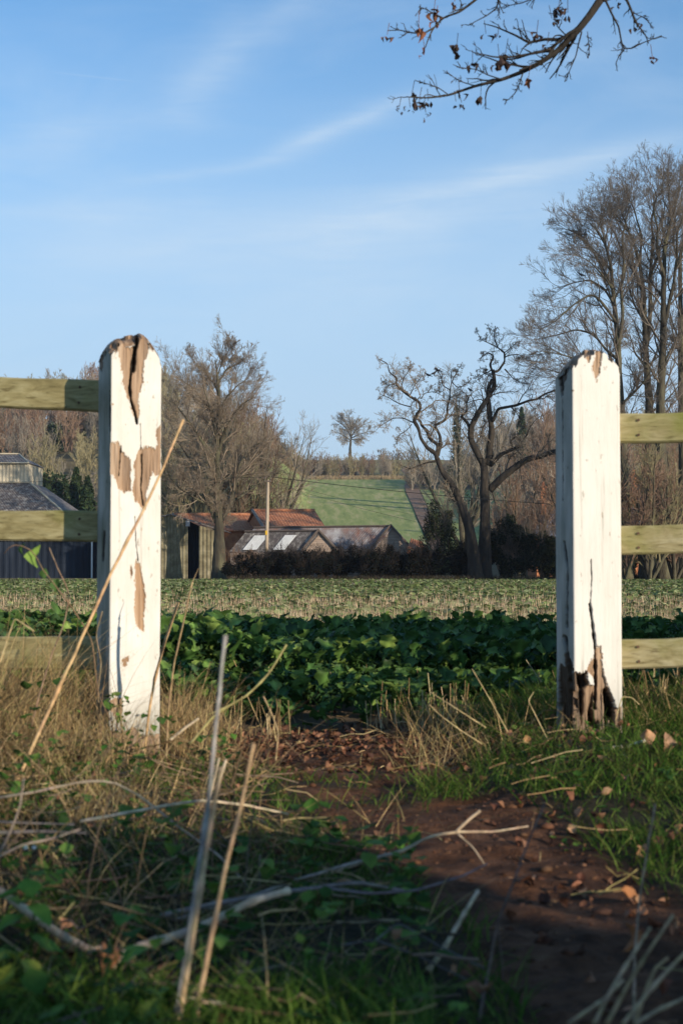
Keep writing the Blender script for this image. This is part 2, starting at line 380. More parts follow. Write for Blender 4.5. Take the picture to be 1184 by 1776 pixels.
def make_post(cx, cy, z0, w, rot, H, name, label, fpx, fbase, front, fcr, keep, left, lcr, lpx, top, mat, rot_holes, grime_shade_l):
    """fpx=(pixel of front-left edge, width in px) only to read traced patch outlines into face coordinates"""
    nf, ns, nb = 100, 60, 24; h = w / 2; rc = .007
    per = []  # (x,y,nx,ny,face,u)
    def side(n, a, b, nrm, fid):
        for i in range(n):
            u = (i + .5) / n; q = np.array(a) * (1 - u) + np.array(b) * u
            per.append((q[0], q[1], nrm[0], nrm[1], fid, u))
    side(nf, (-h, -h), (h, -h), (0, -1), 0); side(nb, (h, -h), (h, h), (1, 0), 1)
    side(nb, (h, h), (-h, h), (0, 1), 2); side(ns, (-h, h), (-h, -h), (-1, 0), 3)
    per = np.array(per); nper = len(per)
    # round the corners
    ex = per[:, 0].copy(); ey = per[:, 1].copy()
    k = np.minimum(1, rc / np.maximum(1e-6, np.hypot(h - np.abs(ex), h - np.abs(ey)) + rc * .35))
    dcor = np.hypot(np.maximum(0, np.abs(ex) - (h - rc)), np.maximum(0, np.abs(ey) - (h - rc)))
    f = np.where(dcor > rc, rc / np.maximum(dcor, 1e-6), 1)
    ex = np.where(dcor > rc, np.sign(ex) * ((h - rc) + (np.abs(ex) - (h - rc)) * f), ex); ey = np.where(dcor > rc, np.sign(ey) * ((h - rc) + (np.abs(ey) - (h - rc)) * f), ey)
    vs = np.arange(-.12, H, .0025)
    U = np.broadcast_to(per[None, :, 5], (len(vs), nper)); FI = np.broadcast_to(per[None, :, 4], U.shape)
    VV = np.broadcast_to(vs[:, None], U.shape)
    sc = F / cy
    # ragged outlines: warp the lookup position
    def lookup(px, py, polys, amp=2.2):
        wx = amp * 2.4 * fbm(px / 5, py / 7, 4) + amp * 1.9 * fbm(px / 1.3, py / 2.2 + 50, 2); wy = amp * 4 * fbm(px / 4 + 31, py / 9 + 7, 4) + amp * 4.5 * fbm(px / 1.1 + 9, py / 6, 2)
        m = np.zeros(px.shape, bool)
        for q in polys: m |= inpoly(px + wx, py + wy, q)
        return m
    PXf = fpx[0] + U * fpx[1]; PY = fbase - VV * sc
    PXl = lpx[0] + U * lpx[1]
    bf = lookup(PXf, PY, front) & ~lookup(PXf, PY, keep, 1); bl = lookup(PXl, PY, left, 1.4)
    # odd chips of missing paint, grain running up the post
    chips = vnoise(per[None, :, 0] * 160 + per[None, :, 1] * 130, VV * 45) > .955
    chips &= fbm(per[None, :, 0] * 9 + 3, VV * 5 + per[None, :, 1] * 7) > .12
    bare = np.where(FI == 0, bf, np.where(FI == 3, bl, False)) | chips
    bare |= (VV > H - .012) & (fbm(per[None, :, 0] * 40, VV * 20 + per[None, :, 1] * 40) > -.05)
    dep = np.zeros(U.shape); crk = np.zeros(U.shape)
    for cl, PXx, fid in [(c, PXf, 0) for c in fcr] + [(c, PXl, 3) for c in lcr]:
        pl, wd, dp = cl
        d = seg_dist(PXx + 1.6 * fbm(PXx / 3, PY / 6), PY, pl) / sc
        wv = wd / sc * (.55 + .9 * vnoise(PY / 9, PY * 0 + wd))
        a = np.clip(1 - d / np.maximum(wv, 1e-5), 0, 1) * (FI == fid)
        dep = np.maximum(dep, dp * a ** .7); crk = np.maximum(crk, smooth(.03, .35, a))
    bl_ = bare.astype(float)
    for _ in range(2): bl_ = (bl_ + np.roll(bl_, 1, 1) + np.roll(bl_, -1, 1) + np.vstack([bl_[1:], bl_[-1:]]) + np.vstack([bl_[:1], bl_[:-1]])) / 5
    dep = dep - (~bare) * smooth(.02, .3, bl_) * .0026 * vnoise(per[None, :, 0] * 90 + per[None, :, 1] * 80, VV * 60)
    crk = np.maximum(crk, .85 * (bl & (FI == 3)) * (1 if rot_holes else .6))
    if rot_holes:
        for hp in ([(992,1167),(1003,1172),(1013,1166),(1013,1182),(1016,1192),(1006,1198),(996,1188)], [(1044,1194),(1052,1206),(1059,1222),(1062,1240),(1057,1262),(1048,1240),(1046,1215)], [(1018,1228),(1026,1240),(1027,1262),(1020,1258)]):
            hm = lookup(PXf, PY, [hp], 1.2) & (FI == 0); dep = dep + .028 * hm; crk = np.maximum(crk, hm * .97)
    grain = fbm(per[None, :, 0] * 170 + per[None, :, 1] * 150, VV * 9, 4)
    dep = dep + bare * (.0048 + .009 * grain) + .0007 * fbm(per[None, :, 0] * 40, VV * 8 + per[None, :, 1] * 30)
    dep = dep + .004 * fbm(per[None, :, 0] * 9 + per[None, :, 1] * 5, VV * 3)
    if rot_holes:
        lo = smooth(.26, .03, VV) * bare
        g2 = fbm(per[None, :, 0] * 55 + per[None, :, 1] * 47 + 3, VV * 6 + 5, 4)
        hole = smooth(.06, .16, g2) * lo
        dep = dep + lo * (.010 + .02 * (g2 + .25)) + hole * .022; crk = np.maximum(np.maximum(crk, hole * .95), .42 * lo * (.5 + g2 * 2).clip(0, 1))
    # rounded, weathered top: top(ux,uy) gives the surface height under the ideal top
    X = ex[None] - per[None, :, 2] * dep; Yl = ey[None] - per[None, :, 3] * dep
    Z = VV.copy()
    def cap(xx, yy):
        q = top(xx / h, yy / h)
        q = q - .006 * fbm(xx * 120, yy * 60, 3) - .012 * (fbm(xx * 60 + 9, yy * 9) > .06)
        return q
    capz = H + cap(X, Yl); Z = np.minimum(Z, capz)
    # close the top with shrinking rings
    rings_x = [X]; rings_y = [Yl]; rings_z = [Z]; bb = [bare.astype(float)]; cc = [crk]
    for s in np.linspace(.975, .02, 30):
        xx = X[-1:] * s; yy = Yl[-1:] * s; dd = dep[-1:] * s
        zz = H + cap(xx, yy)
        split = np.exp(-((xx - .1 * h) / .006) ** 2) * (yy < .3 * h) * .03 if not rot_holes else 0
        rings_x.append(xx); rings_y.append(yy); rings_z.append(zz - split); bb.append(np.ones(xx.shape)); cc.append(np.clip(split * 25, 0, 1) + 0 * xx)
    X = np.concatenate(rings_x); Yl = np.concatenate(rings_y); Z = np.concatenate(rings_z)
    bare = np.concatenate(bb); crk = np.concatenate(cc)
    gl = np.zeros(X.shape); fi = np.broadcast_to(per[None, :, 4], X.shape)
    gl = np.where(fi == 3, grime_shade_l * (.95 + .7 * fbm(Z * 6, Yl * 20)), .06) + .55 * smooth(.2, 0, Z) * (fi != 3)  # left face darkened in colour to look shaded, on top of real grime
    root = empty(name, (cx, cy, z0), rot, label=label, cat='gatepost')
    me = mesh_obj('timber_post', np.stack([X, Yl, Z], -1), grid_faces(X.shape[0], nper, True), mat, smooth_sh=True,
                  attrs={'bare': bare, 'crack': crk, 'grime': np.clip(gl, 0, 1)})
    me.parent = root
    return root

# left post
lz = float(P(233, 1300, 4.6)[2])
fl = [[(193,601),(204,587),(217,574),(217,610),(220,618),(228,607),(231,574),(241,574),(258,586),(254,622),(246,644),(245,676),(239,695),(237,709),(239,728),(235,745),(228,726),(215,699),(209,671),(206,642),(199,622)],
      [(186,783),(197,778),(204,778),(208,795),(215,798),(223,809),(225,828),(225,862),(214,864),(202,857),(199,845),(192,835),(186,833)],
      [(229,823),(234,800),(241,787),(254,785),(269,787),(272,780),(269,758),(276,746),(284,746),(284,835),(270,833),(264,830),(259,838),(253,862),(251,894),(243,894),(239,882),(230,877),(228,857),(232,840)],
      [(235,979),(241,986),(247,1011),(252,1041),(250,1065),(248,1080),(249,1101),(243,1099),(234,1086),(231,1067),(232,1035),(233,1003),(232,986)],
      [(209,1146),(222,1140),(220,1157),(213,1159)], [(191,1212),(212,1214),(212,1240),(205,1250),(193,1235)], [(186,1265),(215,1272),(230,1262),(250,1280),(285,1275),(285,1330),(180,1330)],
      [(223,985),(226,990),(229,1005),(226,1008)]]
cl_ = [([(237,578),(231,622),(228,654)], 4.5, .028), ([(225,657),(222,684),(225,706),(232,728),(235,745)], 2.6, .018), ([(202,585),(201,612)], 3, .014),
      ([(244,798),(245,828),(243,857),(247,885)], 1.6, .008), ([(232,905),(233,930),(234,950),(238,980)], 1.1, .004), ([(207,785),(206,810),(204,835)], 1.3, .006),
      ([(241,745),(242,790)], .7, .003)]
def top_l(x, y):
    return -.064 * np.abs(x) ** 2.6 - .030 * np.abs(y) ** 3.0 - .006 + .006 * np.sin(x * 5)
M_post_l = paint_mat('weathered_paint', .6, (.09, .105, .07))
M_post_r = paint_mat('white_paint', .35, (.19, .2, .17))
make_post(P(220, 1300, 4.66)[0], 4.68, lz, .170, R(23.5), (1300 - 581) / F * 4.66, 'gate_post',
          'peeling white gatepost with brown bare patches and a split top, behind a long leaning stalk', (188, 91), 1300, fl, cl_, [],
          [[(186,600),(188,590),(166,592),(164,640),(172,650),(176,625)]], [([(186,690),(187,760)], 1.2, .004), ([(178,930),(176,980)], 2.2, .006)], (165, 23), top_l, M_post_l, False, .95)
# right post
rz_ = float(P(1015, 1275, 4.6)[2])
fr = [[(1012,624),(1022,612),(1022,632),(1018,641),(1014,635)], [(1024,647),(1029,637),(1035,608),(1043,608),(1041,635),(1037,659),(1031,671),(1027,663)],
      [(990,1168),(998,1170),(1012,1166),(1018,1152),(1024,1144),(1029,1124),(1037,1124),(1039,1152),(1043,1179),(1049,1195),(1057,1215),(1059,1231),(1078,1223),(1080,1380),(980,1380),(980,1168)]]
kr = [[(1014,1168),(1024,1179),(1024,1189),(1018,1191),(1013,1179)]]
cr = [([(1020,978),(1021,1014),(1018,1053)], 1.0, .006), ([(1018,1053),(1022,1085),(1026,1124),(1028,1171),(1029,1231)], 2.6, .02), ([(1003,1178),(1006,1240)], 4, .02), ([(1045,1200),(1050,1250)], 4, .025)]
ll = [[(955,625),(994,615),(992,635),(978,671),(972,695),(970,687),(966,659),(955,650)], [(974,1112),(982,1132),(988,1152),(992,1168),(994,1380),(955,1380),(963,1172),(967,1156),(974,1164)]]
lc = [([(972,699),(972,789),(972,876)], .9, .006), ([(974,947),(980,994),(978,1093)], 2.6, .018), ([(974,1112),(980,1150),(978,1250)], 4, .03), ([(966,640),(972,690)], 2.5, .015)]
def top_r(x, y):
    return -.062 * np.abs(x) ** 2.3 - .02 * np.maximum(0, np.abs(y) - .3) ** 1.3 - .012 * np.clip(y + .4, 0, 2) - .006
make_post(P(1023, 1275, 4.66)[0], 4.68, rz_, .166, R(11), (1275 - 610) / F * 4.66 + .004, 'gate_post',
          'white gatepost rotted to brown ragged wood at its foot, beside the shorter run of rails', (990, 82), 1275, fr, cr, kr, ll, lc, (958, 32), top_r, M_post_r, True, .95)

# ------------------------------------------------------------------ fence rails
def rail_mat(name, c1, c2, c3, seed):
    m, nt, b = nodes_mat(name)
    tc = N(nt, 'ShaderNodeTexCoord'); mp = N(nt, 'ShaderNodeMapping'); mp.inputs['Scale'].default_value = (.35, 3, 3); mp.inputs['Location'].default_value = (seed, 0, seed)
    nt.links.new(tc.outputs['Object'], mp.inputs[0])
    n = N(nt, 'ShaderNodeTexNoise', i_Scale=9, i_Detail=10, i_Roughness=.6, i_Distortion=1.2); nt.links.new(mp.outputs[0], n.inputs['Vector'])
    col = ramp(nt, n.outputs['Fac'], [(.25, c1), (.5, c2), (.72, c3)])
    n2 = N(nt, 'ShaderNodeTexNoise', i_Scale=3.2, i_Detail=5); nt.links.new(tc.outputs['Object'], n2.inputs['Vector'])
    alg = ramp(nt, n2.outputs['Fac'], [(.55, (0,) * 3), (.7, (1,) * 3)])
    col = mix(nt, alg, col, mix(nt, .75, col, (.17, .19, .03)))
    v = N(nt, 'ShaderNodeTexVoronoi', i_Scale=2.1); mp2 = N(nt, 'ShaderNodeMapping'); mp2.inputs['Scale'].default_value = (1, 1, 3); mp2.inputs['Location'].default_value = (seed * 2, 0, 0)
    nt.links.new(tc.outputs['Object'], mp2.inputs[0]); nt.links.new(mp2.outputs[0], v.inputs['Vector'])
    kn = ramp(nt, v.outputs['Distance'], [(.035, (.06, .035, .015)), (.075, (1, 1, 1))]); col = mix(nt, .9, col, kn, 'MULTIPLY')
    mp3 = N(nt, 'ShaderNodeMapping'); mp3.inputs['Scale'].default_value = (.25, 4, 9); mp3.inputs['Location'].default_value = (seed, 3, 0); nt.links.new(tc.outputs['Object'], mp3.inputs[0])
    n3 = N(nt, 'ShaderNodeTexNoise', i_Scale=14, i_Detail=6, i_Roughness=.6); nt.links.new(mp3.outputs[0], n3.inputs['Vector'])
    col = mix(nt, .75, col, ramp(nt, n3.outputs['Fac'], [(.33, (.38, .34, .28)), (.42, (.92, .92, .9)), (.6, (1.12, 1.1, 1.08))]), 'MULTIPLY')
    nt.links.new(col, b.inputs['Base Color']); b.inputs['Roughness'].default_value = .8; b.inputs['Specular IOR Level'].default_value = .25
    bp = N(nt, 'ShaderNodeBump', i_Strength=.5, i_Distance=.003); nt.links.new(n.outputs['Fac'], bp.inputs['Height']); nt.links.new(bp.outputs[0], b.inputs['Normal'])
    return m
M_rail1 = rail_mat('tanalised_rail', (.15, .12, .048), (.28, .24, .112), (.40, .355, .19), 0)
M_rail2 = rail_mat('pale_rail', (.20, .16, .07), (.34, .29, .15), (.46, .405, .245), 4.3)
NAILS = []
def rail(a, b, hh, th, mat, root):
    """a,b centre line ends; a warped, slightly rounded board"""
    a, b = np.array(a), np.array(b); n = 60; t = np.linspace(0, 1, n)[:, None]; c = a + (b - a) * t
    d = (b - a) / np.linalg.norm(b - a); side = np.cross(d, (0, 0, 1)); side /= np.linalg.norm(side); up = np.cross(side, d)
    r = .006; prof = [(-1, -1, 1, 0), (-1, -1, 0, 1), (-1, 1, 0, -1), (-1, 1, 1, 0), (1, 1, -1, 0), (1, 1, 0, -1), (1, -1, 0, 1), (1, -1, -1, 0)]
    V = []
    for i in range(n):
        wob = .0022 * math.sin(i * .23 + a[2] * 9) + .0015 * math.sin(i * .71)
        for sx, sz, ax, az in prof:
            V.append(c[i] + side * (sx * th / 2 + ax * r) + up * (sz * (hh / 2 + wob * (1 if sz > 0 else -.6)) + az * r))
    f = list(grid_faces(n, 8, True)); NAILS.append((c, side, up, th, hh)); o = mesh_obj('rail', V, [np.array(f), np.array([[0, 1, 2, 3, 4, 5, 6, 7], [(n - 1) * 8 + q for q in range(7, -1, -1)]])], mat, root)
    return o
def rails(root, pxs, rows, Ys, mat, th, extend):
    for (ya0, yb0, ya1, yb1) in rows:
        A = P(pxs[0], (ya0 + yb0) / 2, Ys[0]); B = P(pxs[1], (ya1 + yb1) / 2, Ys[1]); hh = (yb0 - ya0) / F * Ys[0]
        d = B - A; A2 = A - d * extend[0]; B2 = B + d * extend[1]
        rail(A2, B2, hh, th, mat, root)
fr_l = empty('post_and_rail_fence', G(-1.6, 4.78), label='three greenish wooden rails running left from the peeling gatepost', cat='fence')
rails(fr_l, (0, 165), [(653, 706, 662, 713), (885, 937, 888, 940), (1105, 1161, 1106, 1161)], (4.86, 4.77), M_rail1, .045, (6.0, .22))
fr_r = empty('post_and_rail_fence', G(1.6, 4.78), label='three pale wooden rails running right from the rot-footed gatepost', cat='fence')
rails(fr_r, (1072, 1184), [(718, 769, 716, 765), (914, 963, 910, 960), (1110, 1160, 1105, 1155)], (4.72, 4.66), M_rail2, .045, (.35, 8.0))
for k_, (c_, sd_, up_, th_, hh_) in enumerate(NAILS):
    root = fr_l if k_ < 3 else fr_r; fx = -.86 if k_ < 3 else .965; i_ = int(np.argmin(np.abs(c_[:, 0] - fx))); sg = -1 if sd_[1] > 0 else 1
    for q in (-.25, .25):
        p_ = c_[i_] + up_ * hh_ * q; p_[1] = c_[i_][1] - th_ / 2 - .001; m = MB(); m.tube([p_ + (0, .004, 0), p_ + (0, -.0035, 0)], .0045, 8); m.build('nail', noise_mat('rusty_nail', (.05, .03, .02), (.14, .08, .05), 60), root)

# ------------------------------------------------------------------ tree kit
def px_limb(pts, Y, w, n=None, rng=rs, dy=0.0, wob=0.0, depth=.5):
    """a limb: pts traced, widths in px at depth Y (w0,w1); depth wander in metres grows along it"""
    pts = np.asarray(pts, float); m = len(pts); L = np.sum(np.hypot(*np.diff(pts, axis=0).T)) / F * Y
    sgn = rng.choice([-1, 1]) if dy == 0 else np.sign(dy)
    dys = np.linspace(0, abs(dy) if dy else depth * L * .5, m) * sgn
    Pw = np.array([P(a, b, Y + q) for (a, b), q in zip(pts, dys)])
    rr = np.linspace(w[0], w[1], m) / F * Y / 2
    n = n or max(6, m * 3)
    return resample(Pw, rr, n, wob, rng)

def to_batch(limbs, n):
    Ps = []; Rs = []
    for p, r in limbs:
        q, s = resample(p, r, n); Ps.append(q); Rs.append(s)
    return np.array(Ps), np.array(Rs)

def make_tree(name, label, base, limbs, gens, mats, cat='tree', group=None, rng=rs, extra=None, sides=9, trunk_from=1.0):
    """limbs -> trunk mesh; gens: successive generations of branches; coarse ones join 'limbs', fine ones are the crown"""
    root = empty(name, base, label=label, cat=cat, group=group)
    p0, r0 = limbs[0]; r1 = limbs[1][1][0]
    r0 = np.linspace(r0[0], r1 * 1.03, len(r0)) * (1 + .35 * np.exp(-np.linspace(0, 9, len(r0)))); p0, r0 = resample(p0, r0, 40)
    limbs = [(p0, r0)] + list(limbs[1:])
    V, Fq, Ft = tubes(limbs, sides)
    amp = .10 * min(1.0, limbs[0][1][0]); V = V + np.stack([fbm(V[:, 2] * 1.3 + V[:, 0] * 3, V[:, 1] * 3 + V[:, 0]), fbm(V[:, 2] * 1.1 + 40, V[:, 0] * 3 + V[:, 1]), 0 * V[:, 0]], 1) * amp * 2.2
    mesh_obj('trunk', V, [Fq, Ft], mats[0], root, smooth_sh=True)
    k0 = int(len(p0) * trunk_from)
    cur = [to_batch(limbs[1:] + ([(p0[k0:], r0[k0:])] if trunk_from < 1 else []), 12)]
    batch = cur[0]; mid = []; fine = []
    for g in gens:
        g = dict(g); kind = g.pop('kind', 'fine'); src = batch
        nb = grow(src[0], src[1], rng=rng, **g)
        (mid if kind == 'mid' else fine).append(nb); batch = nb
    if mid:
        V, Fq = batches_mesh(mid, 4); mesh_obj('branches', V, Fq, mats[1], root)
    if fine:
        V, Fq = batches_mesh(fine, 3); mesh_obj('twigs', V, Fq, mats[2], root)
    return root

# tall bare tree behind the farm, left
rg = np.random.RandomState(3)
YT = 103
tb = gpt(380, YT)
L = [px_limb([(381, 1012), (380, 975), (380, 940), (381, 905), (378, 870)], YT, (27, 14), rng=rg, depth=.02),
     px_limb([(379, 900), (376, 860), (377, 800), (379, 740), (380, 700), (379, 672), (377, 652), (375, 636), (373, 624)], YT, (12, 1.5), 26, rng=rg, depth=.04),
     px_limb([(376, 905), (364, 878), (352, 850), (342, 820), (328, 795), (316, 775), (300, 752)], YT, (10, 1.6), 20, rng=rg, depth=.5),
     px_limb([(384, 905), (400, 872), (408, 840), (413, 810), (425, 790), (442, 773), (462, 762)], YT, (9.5, 1.6), 20, rng=rg, depth=.5),
     px_limb([(378, 830), (366, 792), (350, 765), (338, 745), (320, 722), (304, 700)], YT, (7.5, 1.3), 18, rng=rg),
     px_limb([(379, 790), (388, 750), (402, 722), (420, 700), (438, 690)], YT, (6, 1.2), 16, rng=rg),
     px_limb([(379, 740), (366, 712), (350, 690), (330, 668), (306, 655)], YT, (5.5, 1.1), 16, rng=rg),
     px_limb([(380, 715), (392, 690), (410, 670), (432, 655)], YT, (4.5, 1.0), 16, rng=rg),
     px_limb([(379, 680), (370, 662), (356, 645), (340, 634)], YT, (4, 1.0), 14, rng=rg),
     px_limb([(379, 665), (392, 640), (410, 632), (426, 622)], YT, (3.6, .9), 14, rng=rg),
     px_limb([(377, 650), (384, 632), (392, 616), (398, 606)], YT, (2.6, .8), 12, rng=rg),
     px_limb([(377, 780), (372, 740), (362, 700), (352, 668)], YT, (4.5, 1.0), 14, rng=rg, dy=-3),
     px_limb([(384, 880), (420, 860), (450, 838), (470, 800)], YT, (5, 1.0), 14, rng=rg, dy=3),
     px_limb([(372, 880), (345, 868), (318, 852), (296, 830)], YT, (5, 1.0), 14, rng=rg, dy=-2)]
gens_tall = [dict(k=13, lr=.6, ang=.85, n=9, noise=.13, trop=.10, tmin=.15, rr=.5, rmin=.016, kind='mid', Lmax=3.5, taper=False),
             dict(k=9, lr=.55, ang=.6, n=6, noise=.15, trop=.05, rr=.6, rmin=.010, Lmax=2.6),
             dict(k=6, lr=.65, ang=.55, n=4, noise=.15, trop=.04, rr=.65, rmin=.007, Lmax=1.5),
             dict(k=7, lr=.7, ang=.6, n=3, noise=.14, trop=.02, rr=.7, rmin=.0046, Lmax=.95)]
make_tree('tall_tree', 'tall bare tree with a pale trunk forking low in front of the terracotta roofs', tb, L, gens_tall, (M_bark, M_twig, M_twig), rng=rg, trunk_from=.5)

# contorted pair of trees
YC = 97
rg = np.random.RandomState(8)
T = lambda pts, w, **k: px_limb(pts, YC, w, rng=rg, n=max(8, len(pts) * 4), **k)
LA = [T([(824,1012),(822,973),(812,911),(798,873),(784,840),(767,819),(758,795)], (24, 11), depth=.02),
      T([(758,797),(756,787),(740,776),(729,760),(726,744),(717,730),(721,719),(729,711),(728,698),(710,687),(694,675),(686,665),(689,656),(675,646),(672,630),(656,623)], (8, 1.4), depth=.15),
      T([(758,790),(759,771),(745,761),(740,746),(731,738),(729,729),(720,725)], (7, 3), depth=.1),
      T([(759,790),(763,773),(762,755),(753,738),(770,730),(776,719),(775,706),(779,690),(779,676),(783,663),(783,641)], (6.5, 1.2), depth=.15),
      T([(779,676),(767,668),(764,652),(756,641)], (2, .8)), T([(783,663),(794,672),(806,668),(815,660)], (1.8, .7)), T([(716,733),(699,725),(683,725),(667,733),(651,746)], (2.4, .7)),
      T([(713,736),(705,746),(691,755),(686,771)], (1.6, .7)), T([(713,706),(691,700),(675,690),(657,683)], (2.2, .8)), T([(729,692),(735,682),(753,679),(766,686)], (1.8, .8)),
      T([(756,800),(740,802),(727,807),(711,813),(694,807)], (4, .8)), T([(694,675),(700,655),(710,640),(712,625)], (2, .7)), T([(686,665),(672,668),(660,660)], (1.8, .7)),
      T([(783,663),(792,645),(800,632)], (1.6, .6)), T([(745,761),(752,742),(757,720),(750,700)], (2.0, .7)), T([(710,687),(718,668),(730,655),(735,640)], (1.8, .7)),
      T([(798,873),(785,868),(776,850),(770,838)], (3.5, 1.5)), T([(760,780),(775,770),(790,772)], (3, 1))]
def kinky(k1=10, k2=7, k3=5):
    return [dict(k=k1 + 1, lr=.5, ang=.8, n=12, noise=.33, trop=.07, tmin=.2, rr=.5, rmin=.017, kind='mid', Lmax=3.3),
            dict(k=k2, lr=.5, ang=.8, n=8, noise=.34, trop=.05, rr=.6, rmin=.011, Lmax=1.5),
            dict(k=k3, lr=.65, ang=.75, n=6, noise=.32, trop=.04, rr=.65, rmin=.0075, Lmax=.95), dict(k=3, lr=.6, ang=.75, n=4, noise=.28, trop=.04, rr=.65, rmin=.006, Lmax=.5)]
make_tree('twisted_tree', 'bare twisted tree leaning left with snaking pale limbs, left of the upright one', gpt(824, YC), LA, kinky(), (M_barkd, M_twig, M_twig), rng=rg)
YC2 = 98.5
T = lambda pts, w, **k: px_limb(pts, YC2, w, rng=rg, n=max(8, len(pts) * 4), **k)
LB = [T([(840,1012),(840,950),(841,900),(839,840),(838,796)], (25, 19), depth=.01),
      T([(837,806),(826,784),(816,763),(816,744),(824,725),(835,706),(845,690),(856,673),(856,657),(853,641)], (12, 6), depth=.06),
      T([(853,643),(848,633),(855,617),(845,611),(832,622)], (5, 1.2)), T([(853,645),(864,644),(875,627),(875,611),(862,603),(856,584),(856,571)], (5, 1)),
      T([(875,620),(878,617),(897,614),(916,625),(932,628)], (2.4, .8)), T([(816,744),(808,730),(799,722),(809,714),(808,700),(813,690),(802,679)], (6, 1)),
      T([(799,722),(790,720),(781,719)], (1.6, .7)), T([(844,806),(849,790),(848,776),(853,749),(849,722),(847,700),(845,682),(848,668),(853,657)], (14, 5), depth=.08),
      T([(853,730),(855,725),(864,709),(883,705),(899,702),(916,695),(932,692),(943,684),(956,679),(975,672)], (6, 2.4), dy=-2),
      T([(850,806),(856,800),(870,787),(889,779),(901,773)], (9, 4), dy=-1.5), T([(848,850),(869,829),(893,810),(916,795),(940,791),(958,782),(975,784),(992,772),(1008,775)], (14, 4), dy=-3), T([(950,787),(953,775),(950,762),(956,750)], (6, 2)),
      T([(838,722),(842,735),(833,742)], (2, 1)), T([(901,773),(912,755),(922,735),(934,722)], (2.6, .8)), T([(862,603),(850,596),(836,590),(826,575)], (2, .7)), T([(856,657),(845,650),(838,640)], (2.4, .8)),
      T([(875,640),(888,655),(900,662),(915,668)], (2.2, .8)), T([(875,611),(888,600),(900,592)], (1.8, .7)), T([(809,714),(795,705),(785,695)], (1.7, .7)), T([(853,641),(840,648),(828,655),(815,650)], (2, .7)),
      T([(883,705),(895,715),(905,728)], (1.6, .7)), T([(889,779),(884,765),(893,757),(902,764)], (3.5, 2.5))]
make_tree('twisted_tree', 'upright twisted tree with a thick trunk and a heavy limb reaching right', gpt(840, YC2), LB, kinky(9, 7, 5), (M_barkd, M_twigd, M_twigd), rng=rg)

# big limes at the right
def big(name, label, Y, limbs, seed, k=(12, 8, 6, 3), mats=(M_bark, M_twigd, M_twigd), gens=None):
    rg = np.random.RandomState(seed)
    limbs = [([(a, b if b > 420 else 420 - (420 - b) * .74) for a, b in p], w, d) for p, w, d in limbs]
    LL = [px_limb(p, Y, w, rng=rg, n=max(10, len(p) * 4), dy=dy) if dy is not None else px_limb(p, Y, w, rng=rg, n=max(10, len(p) * 4), depth=.05) for p, w, dy in limbs]
    g = gens or [dict(k=k[0] + 1, lr=.55, ang=.75, n=9, noise=.12, trop=.10, tmin=.12, rr=.5, rmin=.018, kind='mid', Lmax=3.4, taper=False),
         dict(k=k[1], lr=.55, ang=.6, n=6, noise=.14, trop=.06, rr=.6, rmin=.010, Lmax=2.3),
         dict(k=k[2], lr=.65, ang=.55, n=4, noise=.15, trop=.04, rr=.65, rmin=.007, Lmax=1.5),
         dict(k=k[3] + 1, lr=.7, ang=.5, n=3, noise=.12, trop=.03, rr=.75, rmin=.0052, Lmax=.95)]
    b = limbs[0][0][0]
    return make_tree(name, label, gpt(b[0], Y), LL, g, mats, rng=rg, trunk_from=.35)
big('lime_tree', 'bare tree rising behind the right gatepost with long arching left boughs', 92,
    [([(1086,1010),(1084,900),(1080,780),(1077,708),(1072,640),(1071,591)], (20, 12), None), ([(1071,595),(1066,545),(1062,503),(1059,462),(1050,425),(1036,395),(1022,372)], (10, 1.3), 1.5),
     ([(1071,600),(1080,550),(1076,500),(1082,455),(1078,410),(1085,370),(1090,340)], (7, 1.2), -2), ([(1068,560),(1041,521),(1024,509),(992,530),(960,559),(935,572)], (5.5, 1), -1.5), ([(1062,500),(1040,455),(1020,425),(1006,400)], (4.5, .9), 2), ([(1060,470),(1048,420),(1040,370),(1044,330)], (4.5, .9), -1), ([(1074,650),(1050,640),(1015,640),(980,650),(950,640),(920,640)], (4.5, .9), 1),
     ([(1072,625),(1050,606),(1030,580),(1000,571),(962,582),(925,590)], (5.5, 1), 1.5), ([(1066,530),(1046,500),(1022,485),(995,490),(962,500)], (4.5, .9), 2),
     ([(1064,505),(1045,478),(1020,452),(992,438)], (4, .9), -2), ([(1074,640),(1040,630),(1000,622),(960,612),(935,608)], (4.5, .9), -3), ([(1060,470),(1036,440),(1010,412),(998,392)], (3.5, .9), 1),
     ([(1075,660),(1045,665),(1010,650),(975,655),(940,668)], (4, .9), 2), ([(1078,700),(1110,670),(1130,640)], (5, 1), -2)], 21)
big('lime_tree', 'tall bare tree with two close stems right of the one behind the gatepost', 96,
    [([(1120,1010),(1124,860),(1126,708),(1121,640),(1118,591)], (24, 14), None), ([(1118,595),(1116,545),(1115,503),(1106,445),(1094,404),(1078,375),(1060,345)], (10, 1.3), -1),
     ([(1120,600),(1128,540),(1126,480),(1132,420),(1128,370),(1134,330),(1130,300)], (9, 1.2), 1.5), ([(1115,510),(1098,470),(1080,440),(1066,400),(1052,370),(1045,335)], (5, 1), 2),
     ([(1100,430),(1088,390),(1076,350),(1072,320)], (4, .9), 1), ([(1108,455),(1112,410),(1104,370),(1095,330),(1085,310)], (4.5, 1), -2), ([(1118,560),(1100,530),(1090,500),(1086,470)], (5, 1), 3), ([(1126,480),(1142,440),(1150,400),(1160,370)], (4.5, 1), -2),
     ([(1122,640),(1100,612),(1092,580)], (5, 1), -2)], 22)
